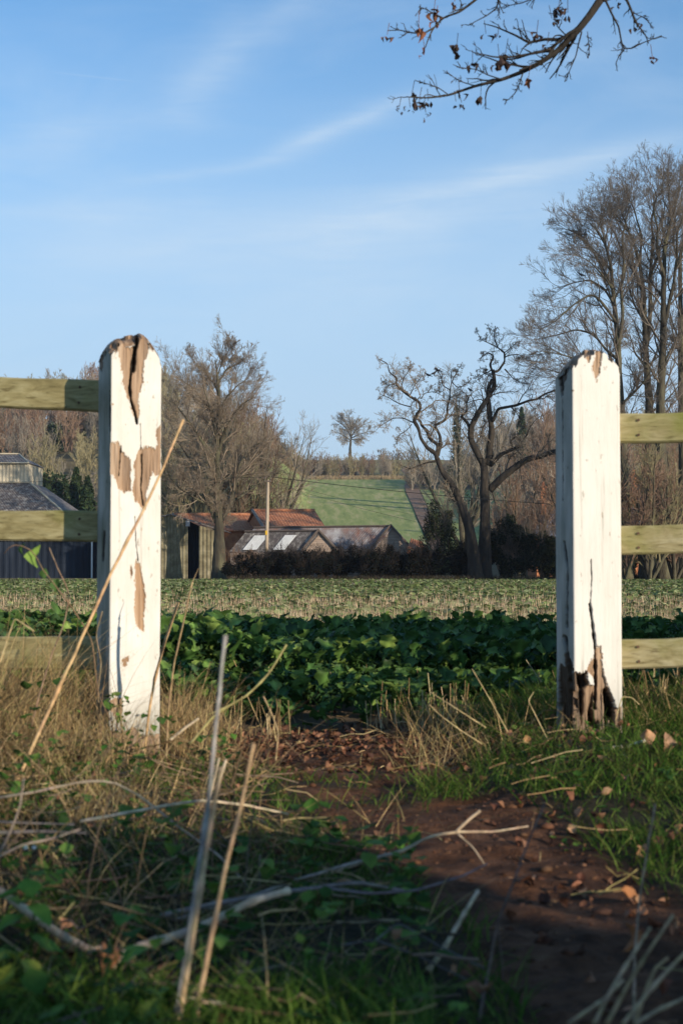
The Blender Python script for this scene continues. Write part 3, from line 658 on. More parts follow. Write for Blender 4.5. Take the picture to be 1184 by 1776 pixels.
big('lime_tree', 'tallest bare tree at the right edge, stem mossy green over the top rail', 94,
    [([(1150,1010),(1147,860),(1144,708),(1148,620),(1150,562)], (26, 15), None), ([(1150,565),(1149,520),(1150,474),(1153,416),(1160,385),(1168,350),(1176,299),(1178,268)], (11, 1.3), 1),
     ([(1150,480),(1138,430),(1140,390),(1132,345),(1138,310),(1130,285)], (6, 1.1), -2), ([(1152,560),(1165,500),(1174,450),(1172,400),(1185,360),(1190,310)], (7, 1.2), -1),
     ([(1153,420),(1146,380),(1152,340),(1148,300)], (4, 1), 2), ([(1150,520),(1130,490),(1112,470)], (4, 1), 2), ([(1168,350),(1158,320),(1160,290),(1152,268)], (3, .9), -1),
     ([(1146,640),(1165,600),(1185,580)], (6, 1.2), 1)], 23)
big('lime_tree', 'bare tree cut by the right edge of the view', 99,
    [([(1185,1010),(1184,860),(1182,708),(1180,620),(1179,547)], (20, 12), None), ([(1179,550),(1178,500),(1178,445),(1190,400),(1200,350),(1205,290),(1210,262)], (9, 1.2), 1),
     ([(1180,560),(1200,500),(1212,440),(1225,380)], (7, 1.2), -2), ([(1178,470),(1166,420),(1168,370),(1180,330),(1184,290)], (5, 1), -1), ([(1180,620),(1166,580),(1160,540)], (5, 1), 2)], 24, k=(10, 7, 5, 3))

# ------------------------------------------------------------------ template bare trees for the woods
def bush_batches(rng, H, spread, ks=(14, 7, 4), stems=5, noise=.16, trop=.18, rmin=.02, nst=7):
    """a multi-stemmed bare small tree in local coordinates (height ~H)"""
    st = []
    for i in range(stems):
        a = rng.uniform(0, 6.283); s = spread * rng.uniform(.2, 1)
        top = np.array([math.cos(a) * s, math.sin(a) * s, H * rng.uniform(.72, 1)])
        p = np.array([[0, 0, 0], top * (.35, .35, .3), top * (.75, .75, .65), top]) + rng.randn(4, 3) * H * .02; p[0] = (0, 0, -.3)
        st.append(resample(p, [H * .016, H * .012, H * .007, H * .002], nst, .01, rng))
    b0 = to_batch(st, nst); out = [b0]
    L1 = grow(b0[0], b0[1], ks[0], .45, .6, n=5, noise=noise, trop=trop, tmin=.12, rmin=rmin * 1.4, rng=rng, Lmax=H * .33); out.append(L1)
    L2 = grow(L1[0], L1[1], ks[1], .5, .6, n=3, noise=noise, trop=trop * .6, rmin=rmin, rng=rng, Lmax=H * .16); out.append(L2)
    if len(ks) > 2:
        L3 = grow(L2[0], L2[1], ks[2], .6, .6, n=2, noise=noise, trop=trop * .5, rmin=rmin * .8, rng=rng, Lmax=H * .09); out.append(L3)
    return out
def place(V, loc, s, rz):
    c, q = math.cos(rz), math.sin(rz); V = V * s
    return np.stack([V[:, 0] * c - V[:, 1] * q + loc[0], V[:, 0] * q + V[:, 1] * c + loc[1], V[:, 2] + loc[2]], 1)
rw = np.random.RandomState(41)
WT = []
for i in range(6):
    WT.append(batches_mesh(bush_batches(rw, 10, 3.2, (9, 6, 3), 5, rmin=.032), 3))
WT2 = []
for i in range(4):
    WT2.append(batches_mesh(bush_batches(rw, 10, 4.0, (13, 8, 4), 6, rmin=.018, noise=.2), 3))

def wood(name, label, spots, mats, kind='stuff', cat='woodland'):
    Vs = []; Fs = []; mi = []; off = 0
    for (x, y, s, k, mtl) in spots:
        V, Fq = WT[k % len(WT)]; Vs.append(place(V, (x, y, float(gz(x, y))), s, rw.uniform(0, 6.28))); Fs.append(Fq + off); off += len(V); mi.append(np.full(len(Fq), mtl))
    o = mesh_obj(name, np.concatenate(Vs), np.concatenate(Fs), None, mats=mats, mi=np.concatenate(mi))
    tag(o, label, cat, kind=kind); return o
def scatter(n, pxr, yr, keep=None):
    out = []
    while len(out) < n:
        px = rw.uniform(*pxr); y = math.sqrt(rw.uniform(yr[0] ** 2, yr[1] ** 2))
        if keep is None or keep(px, y): out.append((px, y))
    return out
sp_ = []
for px, y in scatter(330, (-260, 520), (190, 400), lambda p, y: p < np.interp(y, [190, 260, 400], [425, 440, 500])):
    f = fbm(px / 90 + 3, y / 60); m = 1 if f > .05 else (2 if f > -.08 else 0)
    sp_.append(((px - CX) / F * y, y, rw.uniform(.7, 1.15) * (1.0 if y < 340 else 1.25), rw.randint(6), m))
wood('wood', 'grey brown bare wood covering the hillside at the left', sp_, [M_twigr, M_twigo, M_twigg])
sp_ = []
for px, y in scatter(190, (835, 1500), (185, 400), lambda p, y: p > 1000):
    sp_.append(((px - CX) / F * y, y, rw.uniform(.7, 1.2), rw.randint(6), rw.choice([0, 0, 1, 2])))
for px, y in scatter(110, (850, 1500), (128, 172)):
    sp_.append(((px - CX) / F * y, y, rw.uniform(.7, 1.2) * np.interp(px, [850, 930, 1000], [.65, .95, 1.05]), rw.randint(6), rw.choice([0, 1, 2, 2, 3])))
for px, y in scatter(60, (800, 1000), (400, 460)): sp_.append(((px - CX) / F * y, y, rw.uniform(1.0, 1.5), rw.randint(6), rw.choice([2, 2, 0])))
wood('wood', 'purplish brown bare wood on the rise behind the twisted trees', sp_, [M_twigr, M_twigo, M_twigg, M_twigd])
# the belt of scrub below the skyline
sp_ = []
for px, y in scatter(130, (470, 690), (468, 500)): sp_.append(((px - CX) / F * y, y, rw.uniform(.45, .72), rw.randint(6), rw.choice([1, 2, 0])))
wood('scrub_belt', 'belt of grey scrub along the top of the green pasture, under the lone tree', sp_, [M_twigr, M_twigo, M_twigg], cat='scrub')
sp_ = []
for px, y in scatter(60, (705, 835), (395, 440)): sp_.append(((px - CX) / F * y, y, rw.uniform(.45, .8), rw.randint(6), rw.choice([0, 2, 2])))
wood('scrub_belt', 'dark bare scrub right of the dirt track, seen between the twisted trees', sp_, [M_twigd, M_twigo, M_twigg], cat='scrub')
# rough grass strip at scrub foot
def blades(pos, h, w, az, lean, bend, cols, name, mat, parent=None, seg=3, **k):
    """ribbon blades: pos (m,3), h,w,az,lean,bend (m,)"""
    m = len(pos); t = np.linspace(0, 1, seg + 1)
    d = np.stack([np.cos(az), np.sin(az), 0 * az], 1)
    ang = rs.uniform(-1, 1, m) * 1.2 ; sdir = np.stack([np.cos(ang), np.sin(ang), 0 * az], 1)
    V = np.empty((m, seg + 1, 2, 3))
    for j, tt in enumerate(t):
        out = (lean * tt + bend * tt * tt) * h; up = h * tt * np.sqrt(np.clip(1 - (lean + bend * tt) ** 2 * .45, .1, 1))
        c = pos + d * out[:, None]; c[:, 2] += up
        ww = (w * (1 - .85 * tt ** 1.6))[:, None] * .5
        V[:, j, 0] = c - sdir * ww; V[:, j, 1] = c + sdir * ww
    f = grid_faces(seg + 1, 2); Fq = (f[None] + (np.arange(m) * (seg + 1) * 2)[:, None, None]).reshape(-1, 4)
    C = np.repeat(cols, (seg + 1) * 2, axis=0)
    o = mesh_obj(name, V.reshape(-1, 3), Fq, mat, parent, cols=C)
    return o
def pal(n, cols, var=.2, rng=rs):
    c = np.array(cols)[rng.randint(0, len(cols), n)]; return np.clip(c * (1 + rng.uniform(-var, var, (n, 1))) * (1 + rng.uniform(-.06, .06, (n, 3))), .004, 1)

# ------------------------------------------------------------------ individual background trees
def bare_tree(name, label, px, Y, H, mat, seed, spread=.32, ks=(13, 8, 4), stems=6, rmin=.014, barkm=None, group=None, trop=.18, noise=.17):
    rg = np.random.RandomState(seed); root = empty(name, gpt(px, Y), label=label, cat='tree', group=group)
    bs = bush_batches(rg, H, H * spread, ks, stems, rmin=rmin, trop=trop, noise=noise); loc = np.array(root.location)
    V, Fq = batches_mesh(bs[:1], 6); mesh_obj('trunk', V + loc, Fq, barkm or M_bark, root, smooth_sh=True)
    V, Fq = batches_mesh(bs[1:], 3); mesh_obj('twigs', V + loc, Fq, mat, root)
    return root
def Hpx(px, pytop, Y): return float(P(px, pytop, Y)[2] - gz((px - CX) / F * Y, Y))
specs = [(434, 740, 134, M_twigr, 'bare reddish tree right of the tall tree, above the tiled roof'), (456, 748, 138, M_twigg, 'pale spreading bare tree whose twigs reach out over the pasture edge'),
         (420, 712, 136, M_twigr, 'russet bare tree just right of the tall tree trunk'), (318, 720, 130, M_twigo, 'olive bare tree between the left gatepost and the tall tree'),
         (345, 700, 140, M_twigr, 'brown bare tree directly behind the tall tree'), (452, 800, 140, M_twigo, 'low yellowish bare tree behind the utility pole'),
         (488, 862, 150, M_twigo, 'small olive bush tree at the left edge of the green pasture'), (290, 740, 131, M_twigg, 'grey bare tree seen just right of the left gatepost'),
         (395, 770, 133, M_twigo, 'olive thicket tree behind the forked trunk'), (300, 790, 135, M_twigo, 'low bare tree above the corrugated wall')]
for i, (px, top, Y, m, lab) in enumerate(specs):
    bare_tree('bare_tree', lab, px, Y, Hpx(px, top, Y), m, 100 + i, spread=.36 if i != 1 else .5, ks=(15, 8, 4), rmin=.013)
# lone tree on the skyline and its far companions
YL = 560
rg = np.random.RandomState(77)
lone = [px_limb([(607, 800), (607, 775), (609, 757)], YL, (6.5, 4.5), 8, rng=rg, depth=.01)]
for p, w in (([(609,760),(603,745),(592,735),(582,728)], (2.6, .7)), ([(608,765),(600,757),(590,752),(578,748)], (2, .6)), ([(609,758),(608,742),(606,728),(604,718)], (3, .7)),
             ([(609,757),(618,745),(628,738),(636,733)], (2.4, .7)), ([(609,760),(622,753),(634,750),(642,747)], (2, .6)), ([(609,748),(616,734),(620,726)], (2, .6)), ([(609,762),(620,762),(632,762)], (1.8, .5)), ([(608,766),(598,764),(587,763)], (1.8, .5)), ([(606,745),(597,730),(592,722)], (2, .6))):
    lone.append(px_limb(p, YL, w, 10, rng=rg, depth=.5))
make_tree('lone_tree', 'single round-crowned bare tree alone on the skyline', gpt(607, YL), lone,
          [dict(k=20, lr=.66, ang=.9, n=6, noise=.16, trop=.03, tmin=.05, rr=.5, rmin=.045, kind='mid', Lmax=4.6), dict(k=11, lr=.55, ang=.65, n=4, noise=.15, trop=.06, rr=.6, rmin=.035, Lmax=2.8),
           dict(k=5, lr=.6, ang=.6, n=2, noise=.1, trop=.05, rr=.7, rmin=.026, Lmax=1.3)], (M_bark, M_twigg, M_twigg), rng=rg)
proto = None
for i, px in enumerate([660, 668, 675, 683, 690, 697, 704, 711, 719]):
    if proto is None:
        proto = bare_tree('hedgerow_tree', 'tiny round tree in the row on the far skyline', px, 640, 7.5, M_twigg, 300, spread=.45, ks=(9, 6, 3), rmin=.05, group='tiny trees in the far skyline row'); rt = proto
    else:
        rt = proto.copy(); COL.objects.link(rt)
        for ch in proto.children:
            c = ch.copy(); COL.objects.link(c); c.parent = rt
    rt.location = tuple(gpt(px, 640 + 6 * math.sin(i * 2.1))); rt.rotation_euler.z = i * 1.3; s = .75 + .25 * math.sin(i * 1.7 + 1); rt.scale = (s, s, s)
for px, top, Y, m, lab, sd in [(802, 690, 210, M_twigg, 'slender pale bare tree far behind, between the two twisted trees', 401), (930, 712, 170, M_twigr, 'dark brown bare tree left of the right gatepost', 402),
                               (885, 728, 190, M_twigg, 'grey bare tree behind the heavy limb of the upright twisted tree', 403), (900, 800, 128, M_twigr, 'low russet tree below the heavy limb', 404),
                               (1010, 740, 140, M_twigr, 'russet bare tree hidden behind the right gatepost', 405), (1100, 755, 150, M_twigo, 'olive bare tree rising behind the slate roof', 406), (1160, 720, 125, M_twigr, 'bushy brown tree under the top rail at the right edge', 407),
                               (1090, 830, 112, M_twigr, 'low tangled bare tree in front of the slate roof', 408), (1140, 820, 110, M_twigo, 'tangled olive bare tree right of the slate roof', 409), (945, 850, 118, M_twigr, 'low reddish tree beside the orange chimney', 410), (1082, 800, 89.5, M_twigr, 'tangled thicket tree in front of the stem nearest the right gatepost', 411), (1125, 780, 89, M_twigo, 'tangled thicket tree in front of the middle stems under the top rail', 412), (1168, 790, 90, M_twigr, 'tangled thicket tree in front of the mossy stem at the right edge', 413), (1030, 770, 90, M_twigr, 'tangled thicket tree hidden behind the right gatepost', 414)]:
    bare_tree('bare_tree', lab, px, Y, Hpx(px, top, Y), m, sd, spread=.42, ks=(15, 8, 4), rmin=.014 if Y < 160 else .02)

# ------------------------------------------------------------------ leafy shrubs and evergreens
def leaf_cloud(rng, n, shape_fn, size, cols, up=.3):
    """n leaf quads (two triangles bent) spread by shape_fn(rng,n)->positions,outward"""
    pos, outw = shape_fn(rng, n)
    nr = outw + rng.randn(n, 3) * .7; nr[:, 2] += up; nr /= np.linalg.norm(nr, axis=1, keepdims=True) + 1e-9
    a = np.cross(nr, rng.randn(n, 3)); a /= np.linalg.norm(a, axis=1, keepdims=True) + 1e-9; b = np.cross(nr, a)
    s = size * rng.uniform(.6, 1.3, (n, 1)); w = s * .55
    V = np.stack([pos - a * s, pos + b * w - nr * s * .15, pos + a * s, pos - b * w - nr * s * .15], 1)
    Fq = np.arange(n * 4).reshape(-1, 4); C = np.repeat(pal(n, cols, .35, rng), 4, axis=0)
    return V.reshape(-1, 3), Fq, C
def clump_shape(cent, rad, nclump, crng, flat=1.0):
    cs = []; 
    for i in range(nclump):
        v = crng.randn(3); v /= np.linalg.norm(v); rr = crng.uniform(.45, 1) ; cs.append((v * rad * rr, crng.uniform(.18, .38)))
    cs = [(c, r) for c, r in cs]
    C = np.array([c for c, _ in cs]); Rr = np.array([r for _, r in cs]) * np.mean(rad)
    def fn(rng, n):
        i = rng.randint(0, len(C), n); v = rng.randn(n, 3); v /= np.linalg.norm(v, axis=1, keepdims=True)
        p = C[i] + v * Rr[i, None] * rng.uniform(.5, 1.05, (n, 1)) + np.array(cent)
        return p, v
    return fn
def cone_shape(base, H, Rb):
    base = np.array(base)
    def fn(rng, n):
        tiers = 14; t = (rng.randint(0, tiers, n) + rng.uniform(0, .8, n) ** 1.0) / tiers
        a = rng.uniform(0, 6.283, n); a = a + .35 * np.sin(a * 5 + t * 40)
        lob = .72 + .28 * np.sin(a * 3 + t * 31); r = Rb * (1 - t) ** .8 * lob * rng.uniform(.35, 1.0, n)
        z = H * (.06 + .94 * t) - r * .25
        o = np.stack([np.cos(a), np.sin(a), .25 + 0 * a], 1)
        return base + np.stack([np.cos(a) * r, np.sin(a) * r, z], 1), o
    return fn
EG = [(.018, .035, .014), (.03, .05, .02), (.045, .065, .025)]
def evergreen(name, label, px, Y, H, Rb, seed, n=5000, size=.22, cols=EG, cat='tree', conic=True):
    rg = np.random.RandomState(seed); b = gpt(px, Y); root = empty(name, b, label=label, cat=cat)
    m = MB(); m.tube([b + (0, 0, -.3), b + (0, 0, H * .55), b + (0, 0, H * .97)], [H * .02, H * .012, H * .003], 7); m.build('trunk', M_barkd, root)
    fn = cone_shape(b, H, Rb) if conic else clump_shape(b + (0, 0, H * .52), np.array([Rb, Rb, H * .46]), 46, rg)
    V, Fq, C = leaf_cloud(rg, n, fn, size, cols); mesh_obj('crown', V, Fq, M_leaf, root, cols=C)
    return root
for px, top, Y, Rb, lab, cn, sd in [(98, 818, 190, 4.2, 'dark evergreen just right of the big barn roof', False, 501), (132, 810, 185, 3.6, 'tallest dark conifer beside the left gatepost, over the barn', True, 502),
                                (152, 825, 182, 3.0, 'narrow dark conifer nearest the left gatepost', True, 503), (64, 812, 200, 2.4, 'thin dark holly directly behind the pale barn gable', True, 504),
                                (92, 738, 290, 4.0, 'green ivy-clad tree high in the hillside wood', False, 505), (142, 722, 300, 4.2, 'green fir high in the wood, closest to the left gatepost', False, 506), (78, 770, 285, 3.4, 'low green holly in the middle of the hillside wood', False, 507),
                                (6, 772, 285, 3.0, 'green holly at the left edge above the barn', False, 508), (905, 705, 300, 3.4, 'pointed fir on the skyline below the far-reaching twisted limb', True, 509), (792, 700, 330, 3.6, 'dark fir far behind between the twisted trees', True, 510)]:
    evergreen('conifer' if cn else 'evergreen_tree', lab, px, Y, Hpx(px, top, Y), Rb, sd, n=3800, size=.3, conic=cn)

HB = [(.005, .006, .005), (.009, .008, .006), (.007, .011, .006), (.016, .012, .009)]  # near-black: the shadow over the brambles is put into their colours
M_twigk = noise_mat('black_twig', (.02, .015, .012), (.06, .045, .035), .6, .9)
def shrub(name, label, px, Y, top, Rb, seed, cols, n=6000, size=.09, stems=14, tw=M_twigd, leafy=True, H=None):
    rg = np.random.RandomState(seed); b = gpt(px, Y); H = H or Hpx(px, top, Y); root = empty(name, b, label=label, cat='shrub')
    st = []
    for i in range(stems):
        a = rg.uniform(0, 6.28); s = Rb * rg.uniform(.2, .95)
        st.append(resample([b + (0, 0, -.1), b + (math.cos(a) * s * .4, math.sin(a) * s * .4, H * .45), b + (math.cos(a) * s, math.sin(a) * s, H * rg.uniform(.7, 1.05))], [.04, .025, .008], 7, .02, rg))
    b0 = to_batch(st, 7); b1 = grow(b0[0], b0[1], 12, .45, .6, n=4, noise=.2, trop=.15, rmin=.009, rng=rg); b2 = grow(b1[0], b1[1], 5, .6, .6, n=3, noise=.2, trop=.1, rmin=.007, rng=rg)
    V, Fq = batches_mesh([b0, b1, b2], 3); mesh_obj('stems', V, Fq, tw, root)
    if leafy:
        V, Fq, C = leaf_cloud(rg, n, clump_shape(b + (0, 0, H * .48), np.array([Rb, Rb * .8, H * .46]), 40, rg), size, cols)
        V[:, 2] = np.maximum(V[:, 2], gz(V[:, 0], V[:, 1]) + .02); mesh_obj('foliage', V, Fq, M_leaf, root, cols=C)
    return root
shrub('ivy_shrub', 'dark ivy-covered shrub standing left of the twisted trees', 760, 99, 856, 1.25, 601, [(.014, .02, .01), (.03, .042, .015), (.06, .07, .03)], 7000, .08)
shrub('evergreen_bush', 'large black-green bush right of the upright twisted tree trunk', 885, 100, 893, 1.9, 602, [(.008, .014, .007), (.014, .022, .010), (.03, .04, .016)], 14000, .09)
shrub('evergreen_bush', 'dark bush tucked against the left side of the right gatepost', 938, 99, 905, 1.7, 603, [(.008, .014, .007), (.014, .022, .010), (.025, .03, .014)], 11000, .09)
shrub('evergreen_bush', 'dark bush under the middle rail at the right', 1092, 100, 925, 1.9, 604, [(.008, .014, .007), (.014, .02, .010), (.025, .025, .014)], 9000, .09)
shrub('evergreen_bush', 'dark bush at the right edge below the middle rail', 1165, 101, 922, 2.1, 605, [(.008, .014, .007), (.014, .02, .010), (.025, .025, .014)], 9000, .09)
shrub('evergreen_bush', 'dark bush hidden behind the foot of the right gatepost', 1015, 101, 915, 2.1, 606, [(.008, .014, .007), (.014, .02, .010)], 7000, .09)
hedge_specs = [(425, 952, 1.3), (458, 950, 1.2), (492, 947, 1.3), (527, 944, 1.3), (562, 950, 1.3), (598, 940, 1.4), (634, 943, 1.3), (668, 940, 1.3), (702, 948, 1.3), (735, 940, 1.3), (795, 940, 1.3), (815, 930, 1.3)]
hl = ['leftmost dark bramble clump, at the foot of the tall tree', 'dark bramble clump at the foot of the utility pole', 'dark bramble clump right of the utility pole, below the white roof sheets', 'dark bramble clump in front of the small shed gable', 'lowest dark bramble clump, right of the small shed gable',
      'dark bramble clump in front of the rusty roof, left part', 'dark bramble clump in front of the middle of the rusty roof', 'dark bramble clump in front of the right shed gable', 'dark bramble clump just right of the right shed gable', 'dark bramble clump left of the ivy-covered shrub', 'dark bramble clump between the ivy-covered shrub and the leaning trunk', 'dark bramble clump at the foot of the leaning twisted trunk']
for i, ((px, top, Rb), lab) in enumerate(zip(hedge_specs, hl)):
    shrub('bramble_bush', lab, px, 98.6 + (i % 3) * .7, top + 3 + 4 * (i % 2), Rb * 1.15, 620 + i, HB, 7500, .07, 22, M_twigr if i < 1 else M_twigk)
# rough weeds along the field edge
n = 9000; px = rs.uniform(395, 1500, n); Y = rs.uniform(95.6, 97.6, n); X = (px - CX) / F * Y
pos = np.stack([X, Y, gz(X, Y)], 1); hh = rs.uniform(.1, .38, n) * np.where(px > 1040, 2.2, 1)
o = blades(pos, hh, rs.uniform(.012, .03, n), rs.uniform(0, 6.28, n), rs.uniform(0, .35, n), rs.uniform(0, .3, n), pal(n, [(.02, .016, .012), (.035, .028, .02), (.07, .05, .035), (.025, .03, .012)]), 'field_edge_weeds', M_dry)
tag(o, 'dark dead weeds along the far edge of the field', 'weeds', kind='stuff')
n = 5000; px = rs.uniform(450, 720, n); Y = rs.uniform(461, 469, n); X = (px - CX) / F * Y
o = blades(np.stack([X, Y, gz(X, Y)], 1), rs.uniform(.5, 1.5, n), rs.uniform(.08, .14, n), rs.uniform(0, 6.28, n), rs.uniform(0, .35, n), rs.uniform(0, .3, n), pal(n, [(.3, .22, .13), (.22, .17, .08), (.36, .28, .18)]), 'rough_grass', M_dry)
tag(o, 'strip of straw coloured rough grass at the foot of the scrub belt', 'grass', kind='stuff')

# ------------------------------------------------------------------ farm buildings
def corr_mat(name, c1, c2, c3, freq, rough=.7, axis=0, metal=0.0, sc=.8, stretch=(1, 1, 1), depth=.03):
    m, nt, b = nodes_mat(name)
    tc = N(nt, 'ShaderNodeTexCoord'); mp = N(nt, 'ShaderNodeMapping'); mp.inputs['Scale'].default_value = stretch; nt.links.new(tc.outputs['Object'], mp.inputs[0])
    n = N(nt, 'ShaderNodeTexNoise', i_Scale=sc, i_Detail=7, i_Roughness=.7); nt.links.new(mp.outputs[0], n.inputs['Vector'])
    nt.links.new(ramp(nt, n.outputs['Fac'], [(.3, c1), (.5, c2), (.68, c3)]), b.inputs['Base Color']); b.inputs['Roughness'].default_value = rough; b.inputs['Metallic'].default_value = metal; b.inputs['Specular IOR Level'].default_value = .15
    return m
M_asb = corr_mat('fibre_cement_roof', (.075, .065, .062), (.125, .11, .105), (.36, .34, .31), 1, sc=3.2)
M_clad = corr_mat('pale_cladding', (.30, .26, .19), (.42, .37, .27), (.5, .45, .34), 1, sc=.9)
M_navy = corr_mat('dark_blue_sheeting', (.006, .009, .016), (.012, .018, .030), (.03, .04, .06), 1, sc=1.2, stretch=(1, 1, .15), rough=.8)
M_tile = corr_mat('terracotta_tiles', (.25, .09, .045), (.42, .17, .085), (.52, .27, .15), 1, sc=5)
M_rust = corr_mat('rusty_sheeting', (.26, .10, .06), (.26, .22, .21), (.46, .45, .46), 1, sc=.9, stretch=(1, .25, 1), rough=.6)
M_board = corr_mat('weathered_boards', (.16, .12, .09), (.30, .23, .18), (.40, .32, .26), 1, sc=2, stretch=(.3, .3, 5))
M_oldc = corr_mat('lichened_sheeting', (.08, .065, .04), (.17, .15, .09), (.29, .26, .18), 1, sc=1.3)
M_trim = noise_mat('grey_trim', (.08, .06, .05), (.15, .12, .10), 4)
M_dark = noise_mat('dark_opening', (.006, .008, .012), (.015, .018, .025), 3)
M_white = noise_mat('white_sheet', (.6, .6, .58), (.8, .8, .78), 3)
M_brick = corr_mat('orange_brick', (.28, .10, .05), (.42, .17, .08), (.5, .24, .12), 1, sc=3)
M_slate = corr_mat('slate', (.05, .055, .075), (.10, .11, .14), (.2, .21, .25), 1, sc=2)
M_galv = noise_mat('galvanised', (.25, .25, .25), (.5, .5, .5), 5)
def corrugated(name, a, b, c, d, pitch, amp, mat, parent, vertical=True, th=.03):
    """sheet a-b (bottom or left edge) to d-c, ribs run from a->d; real corrugation"""
    a, b, c, d = [np.array(q, float) for q in (a, b, c, d)]
    n = max(4, int(np.linalg.norm(b - a) / pitch * 4)); nrm = np.cross(b - a, d - a); nrm /= np.linalg.norm(nrm)
    t = np.linspace(0, 1, n + 1)[:, None]; wv = np.tile([0, 1, 1, 0], n // 4 + 2)[:n + 1][:, None] * amp
    lo = a + (b - a) * t + nrm * wv; hi = d + (c - d) * t + nrm * wv
    V = np.concatenate([lo, hi, lo - nrm * th, hi - nrm * th]); k = n + 1; i = np.arange(n)
    f = np.concatenate([np.stack([i, i + 1, k + i + 1, k + i], 1), np.stack([2 * k + i, 3 * k + i, 3 * k + i + 1, 2 * k + i + 1], 1), np.stack([i, 2 * k + i, 2 * k + i + 1, i + 1], 1), np.stack([k + i, k + i + 1, 3 * k + i + 1, 3 * k + i], 1)])
    return mesh_obj(name, V, f, mat, parent)

# big barn at the left edge
YB = 112; e = empty('big_barn', gpt(-40, YB), label='big grey-roofed barn with a raised pale ribbed upper storey at the left edge', cat='barn')
g0 = -.6
def BP(px, py, y=YB): return P(px, py, y)
z_eave = BP(0, 938)[2]; xr = BP(163, 938)[0]; xl = BP(-260, 938)[0]
y0 = YB
corrugated('front_wall', (xl, y0, g0), (xr, y0, g0), (xr, y0, z_eave), (xl, y0, z_eave), .5, .05, M_navy, e)
corrugated('side_wall', (xr, y0, g0), (xr, y0 + 22, g0), (xr, y0 + 22, z_eave), (xr, y0, z_eave), .5, .05, M_navy, e)
m = MB(); m.tube([(xr - .12, y0 - .1, g0), (xr - .12, y0 - .1, z_eave - .1)], .07, 8); m.tube([(xr - .12, y0 - .1, z_eave - .1), (xr + .1, y0 - .25, z_eave + .1)], .07, 8); m.build('downpipe', M_white, e)
# lean roof front: eave to the foot of the raised storey
u0 = BP(50, 838, YB + 6); xm = u0[0]; zm = u0[2]
corrugated('roof', (xl, y0 - .2, z_eave), (xr + .2, y0 - .2, z_eave), (xm + .1, YB + 6, zm), (xl, YB + 6, zm), .28, .04, M_asb, e)
m = MB(); m.slab((xr + .2, y0 - .2, z_eave), (xr + .2, y0 + 16, z_eave), (xm + .1, YB + 12, zm), (xm + .1, YB + 6, zm), .05); m.build('hip_roof', M_asb, e)
zt = BP(47, 803, YB + 6)[2]; x2 = BP(48, 803, YB + 6)[0]
corrugated('upper_wall', (xl, YB + 6, zm), (x2, YB + 6, zm), (x2, YB + 6, zt), (xl, YB + 6, zt), .3, .05, M_clad, e)
corrugated('upper_side_wall', (x2, YB + 6, zm), (x2, YB + 12, zm), (x2, YB + 12, zt), (x2, YB + 6, zt), .3, .05, M_clad, e)
zr = BP(33, 788, YB + 9)[2]; x3 = BP(33, 788, YB + 9)[0]
corrugated('upper_roof', (xl, YB + 5.8, zt), (x2 + .15, YB + 5.8, zt), (x3, YB + 9, zr), (xl, YB + 9, zr), .28, .04, M_asb, e)
m = MB(); m.slab((x2 + .15, YB + 5.8, zt), (x2 + .15, YB + 12.2, zt), (x3, YB + 9, zr), (x3, YB + 8.99, zr), .04); m.build('upper_hip', M_asb, e)
m = MB(); m.box(((xl + x3) / 2, YB + 9, zr + .05), (x3 - xl, .35, .1)); m.tube([(x2 + .15, YB + 5.75, zt + .02), (x3, YB + 9, zr + .06)], .07, 6)
m.tube([(xr + .2, y0 - .22, z_eave + .03), (xm + .12, YB + 5.97, zm + .06)], .08, 6); m.tube([(xl, YB + 5.9, zm + .08), (xm + .1, YB + 5.9, zm + .08)], .07, 6); m.tube([(xl, YB + 5.72, zt), (x2 + .2, YB + 5.72, zt)], .06, 6); m.build('roof_trim', M_clad, e)

# lichened corrugated wall just right of the left post
YW = 107; e = empty('corrugated_shed', gpt(305, YW), label='pale lichened corrugated shed wall beside the left gatepost, with a dark doorway', cat='shed')
def gabl(px0, px1, top0, top1, Y, depth, mat, nm='wall'):
    A, B = P(px0, 1010, Y), P(px1, 1010, Y); A[2] = B[2] = -.6; C, D = P(px1, top1, Y), P(px0, top0, Y)
    return A, B, C, D
A, B, C, D = gabl(200, 296, 915, 893, YW, 0, M_oldc); corrugated('wall', A, B, C, D, .28, .05, M_oldc, e)
A, B, C, D = gabl(296, 326, 893, 903, YW, 0, M_oldc); corrugated('wall', A, B, C, D, .28, .05, M_oldc, e)
A, B, C, D = gabl(345, 378, 912, 918, YW, 0, M_oldc); corrugated('wall', A, B, C, D, .28, .05, M_oldc, e)
A, B, C, D = gabl(326, 345, 903, 912, YW + 1.6, 0, M_dark); corrugated('door', A, B, C, D, .3, .05, M_navy, e)
r0, r1, r2 = P(200, 913, YW - .2), P(296, 891, YW - .2), P(380, 917, YW - .2); dd = np.array([0, 12, 0])
m = MB(); m.slab(r0, r1, r1 + dd, r0 + dd, .08); m.slab(r1, r2, r2 + dd, r1 + dd, .08); m.build('roof', M_asb, e)
m = MB(); m.box(P(326, 908, YW - .3), (.3, .2, .42)); m.build('owl_box', M_galv, e)

def ridge_roof(e, ridgeL, ridgeR, eaveL, eaveR, backdy, mat, trimm, nm='roof', tiles=None, pitch=.25, amp=.03, th=.06):
    """front slope + back slope"""
    rL, rR, eL, eR = map(np.array, (ridgeL, ridgeR, eaveL, eaveR))
    corrugated(nm, eL, eR, rR, rL, pitch, amp, mat, e, th=th)
    bL = rL + (rL - eL) * np.array([1, 1, -1]); bR = rR + (rR - eR) * np.array([1, 1, -1])
    m = MB(); m.slab(rL, rR, bR, bL, .08); m.build('back_' + nm, mat, e)
    return bL, bR

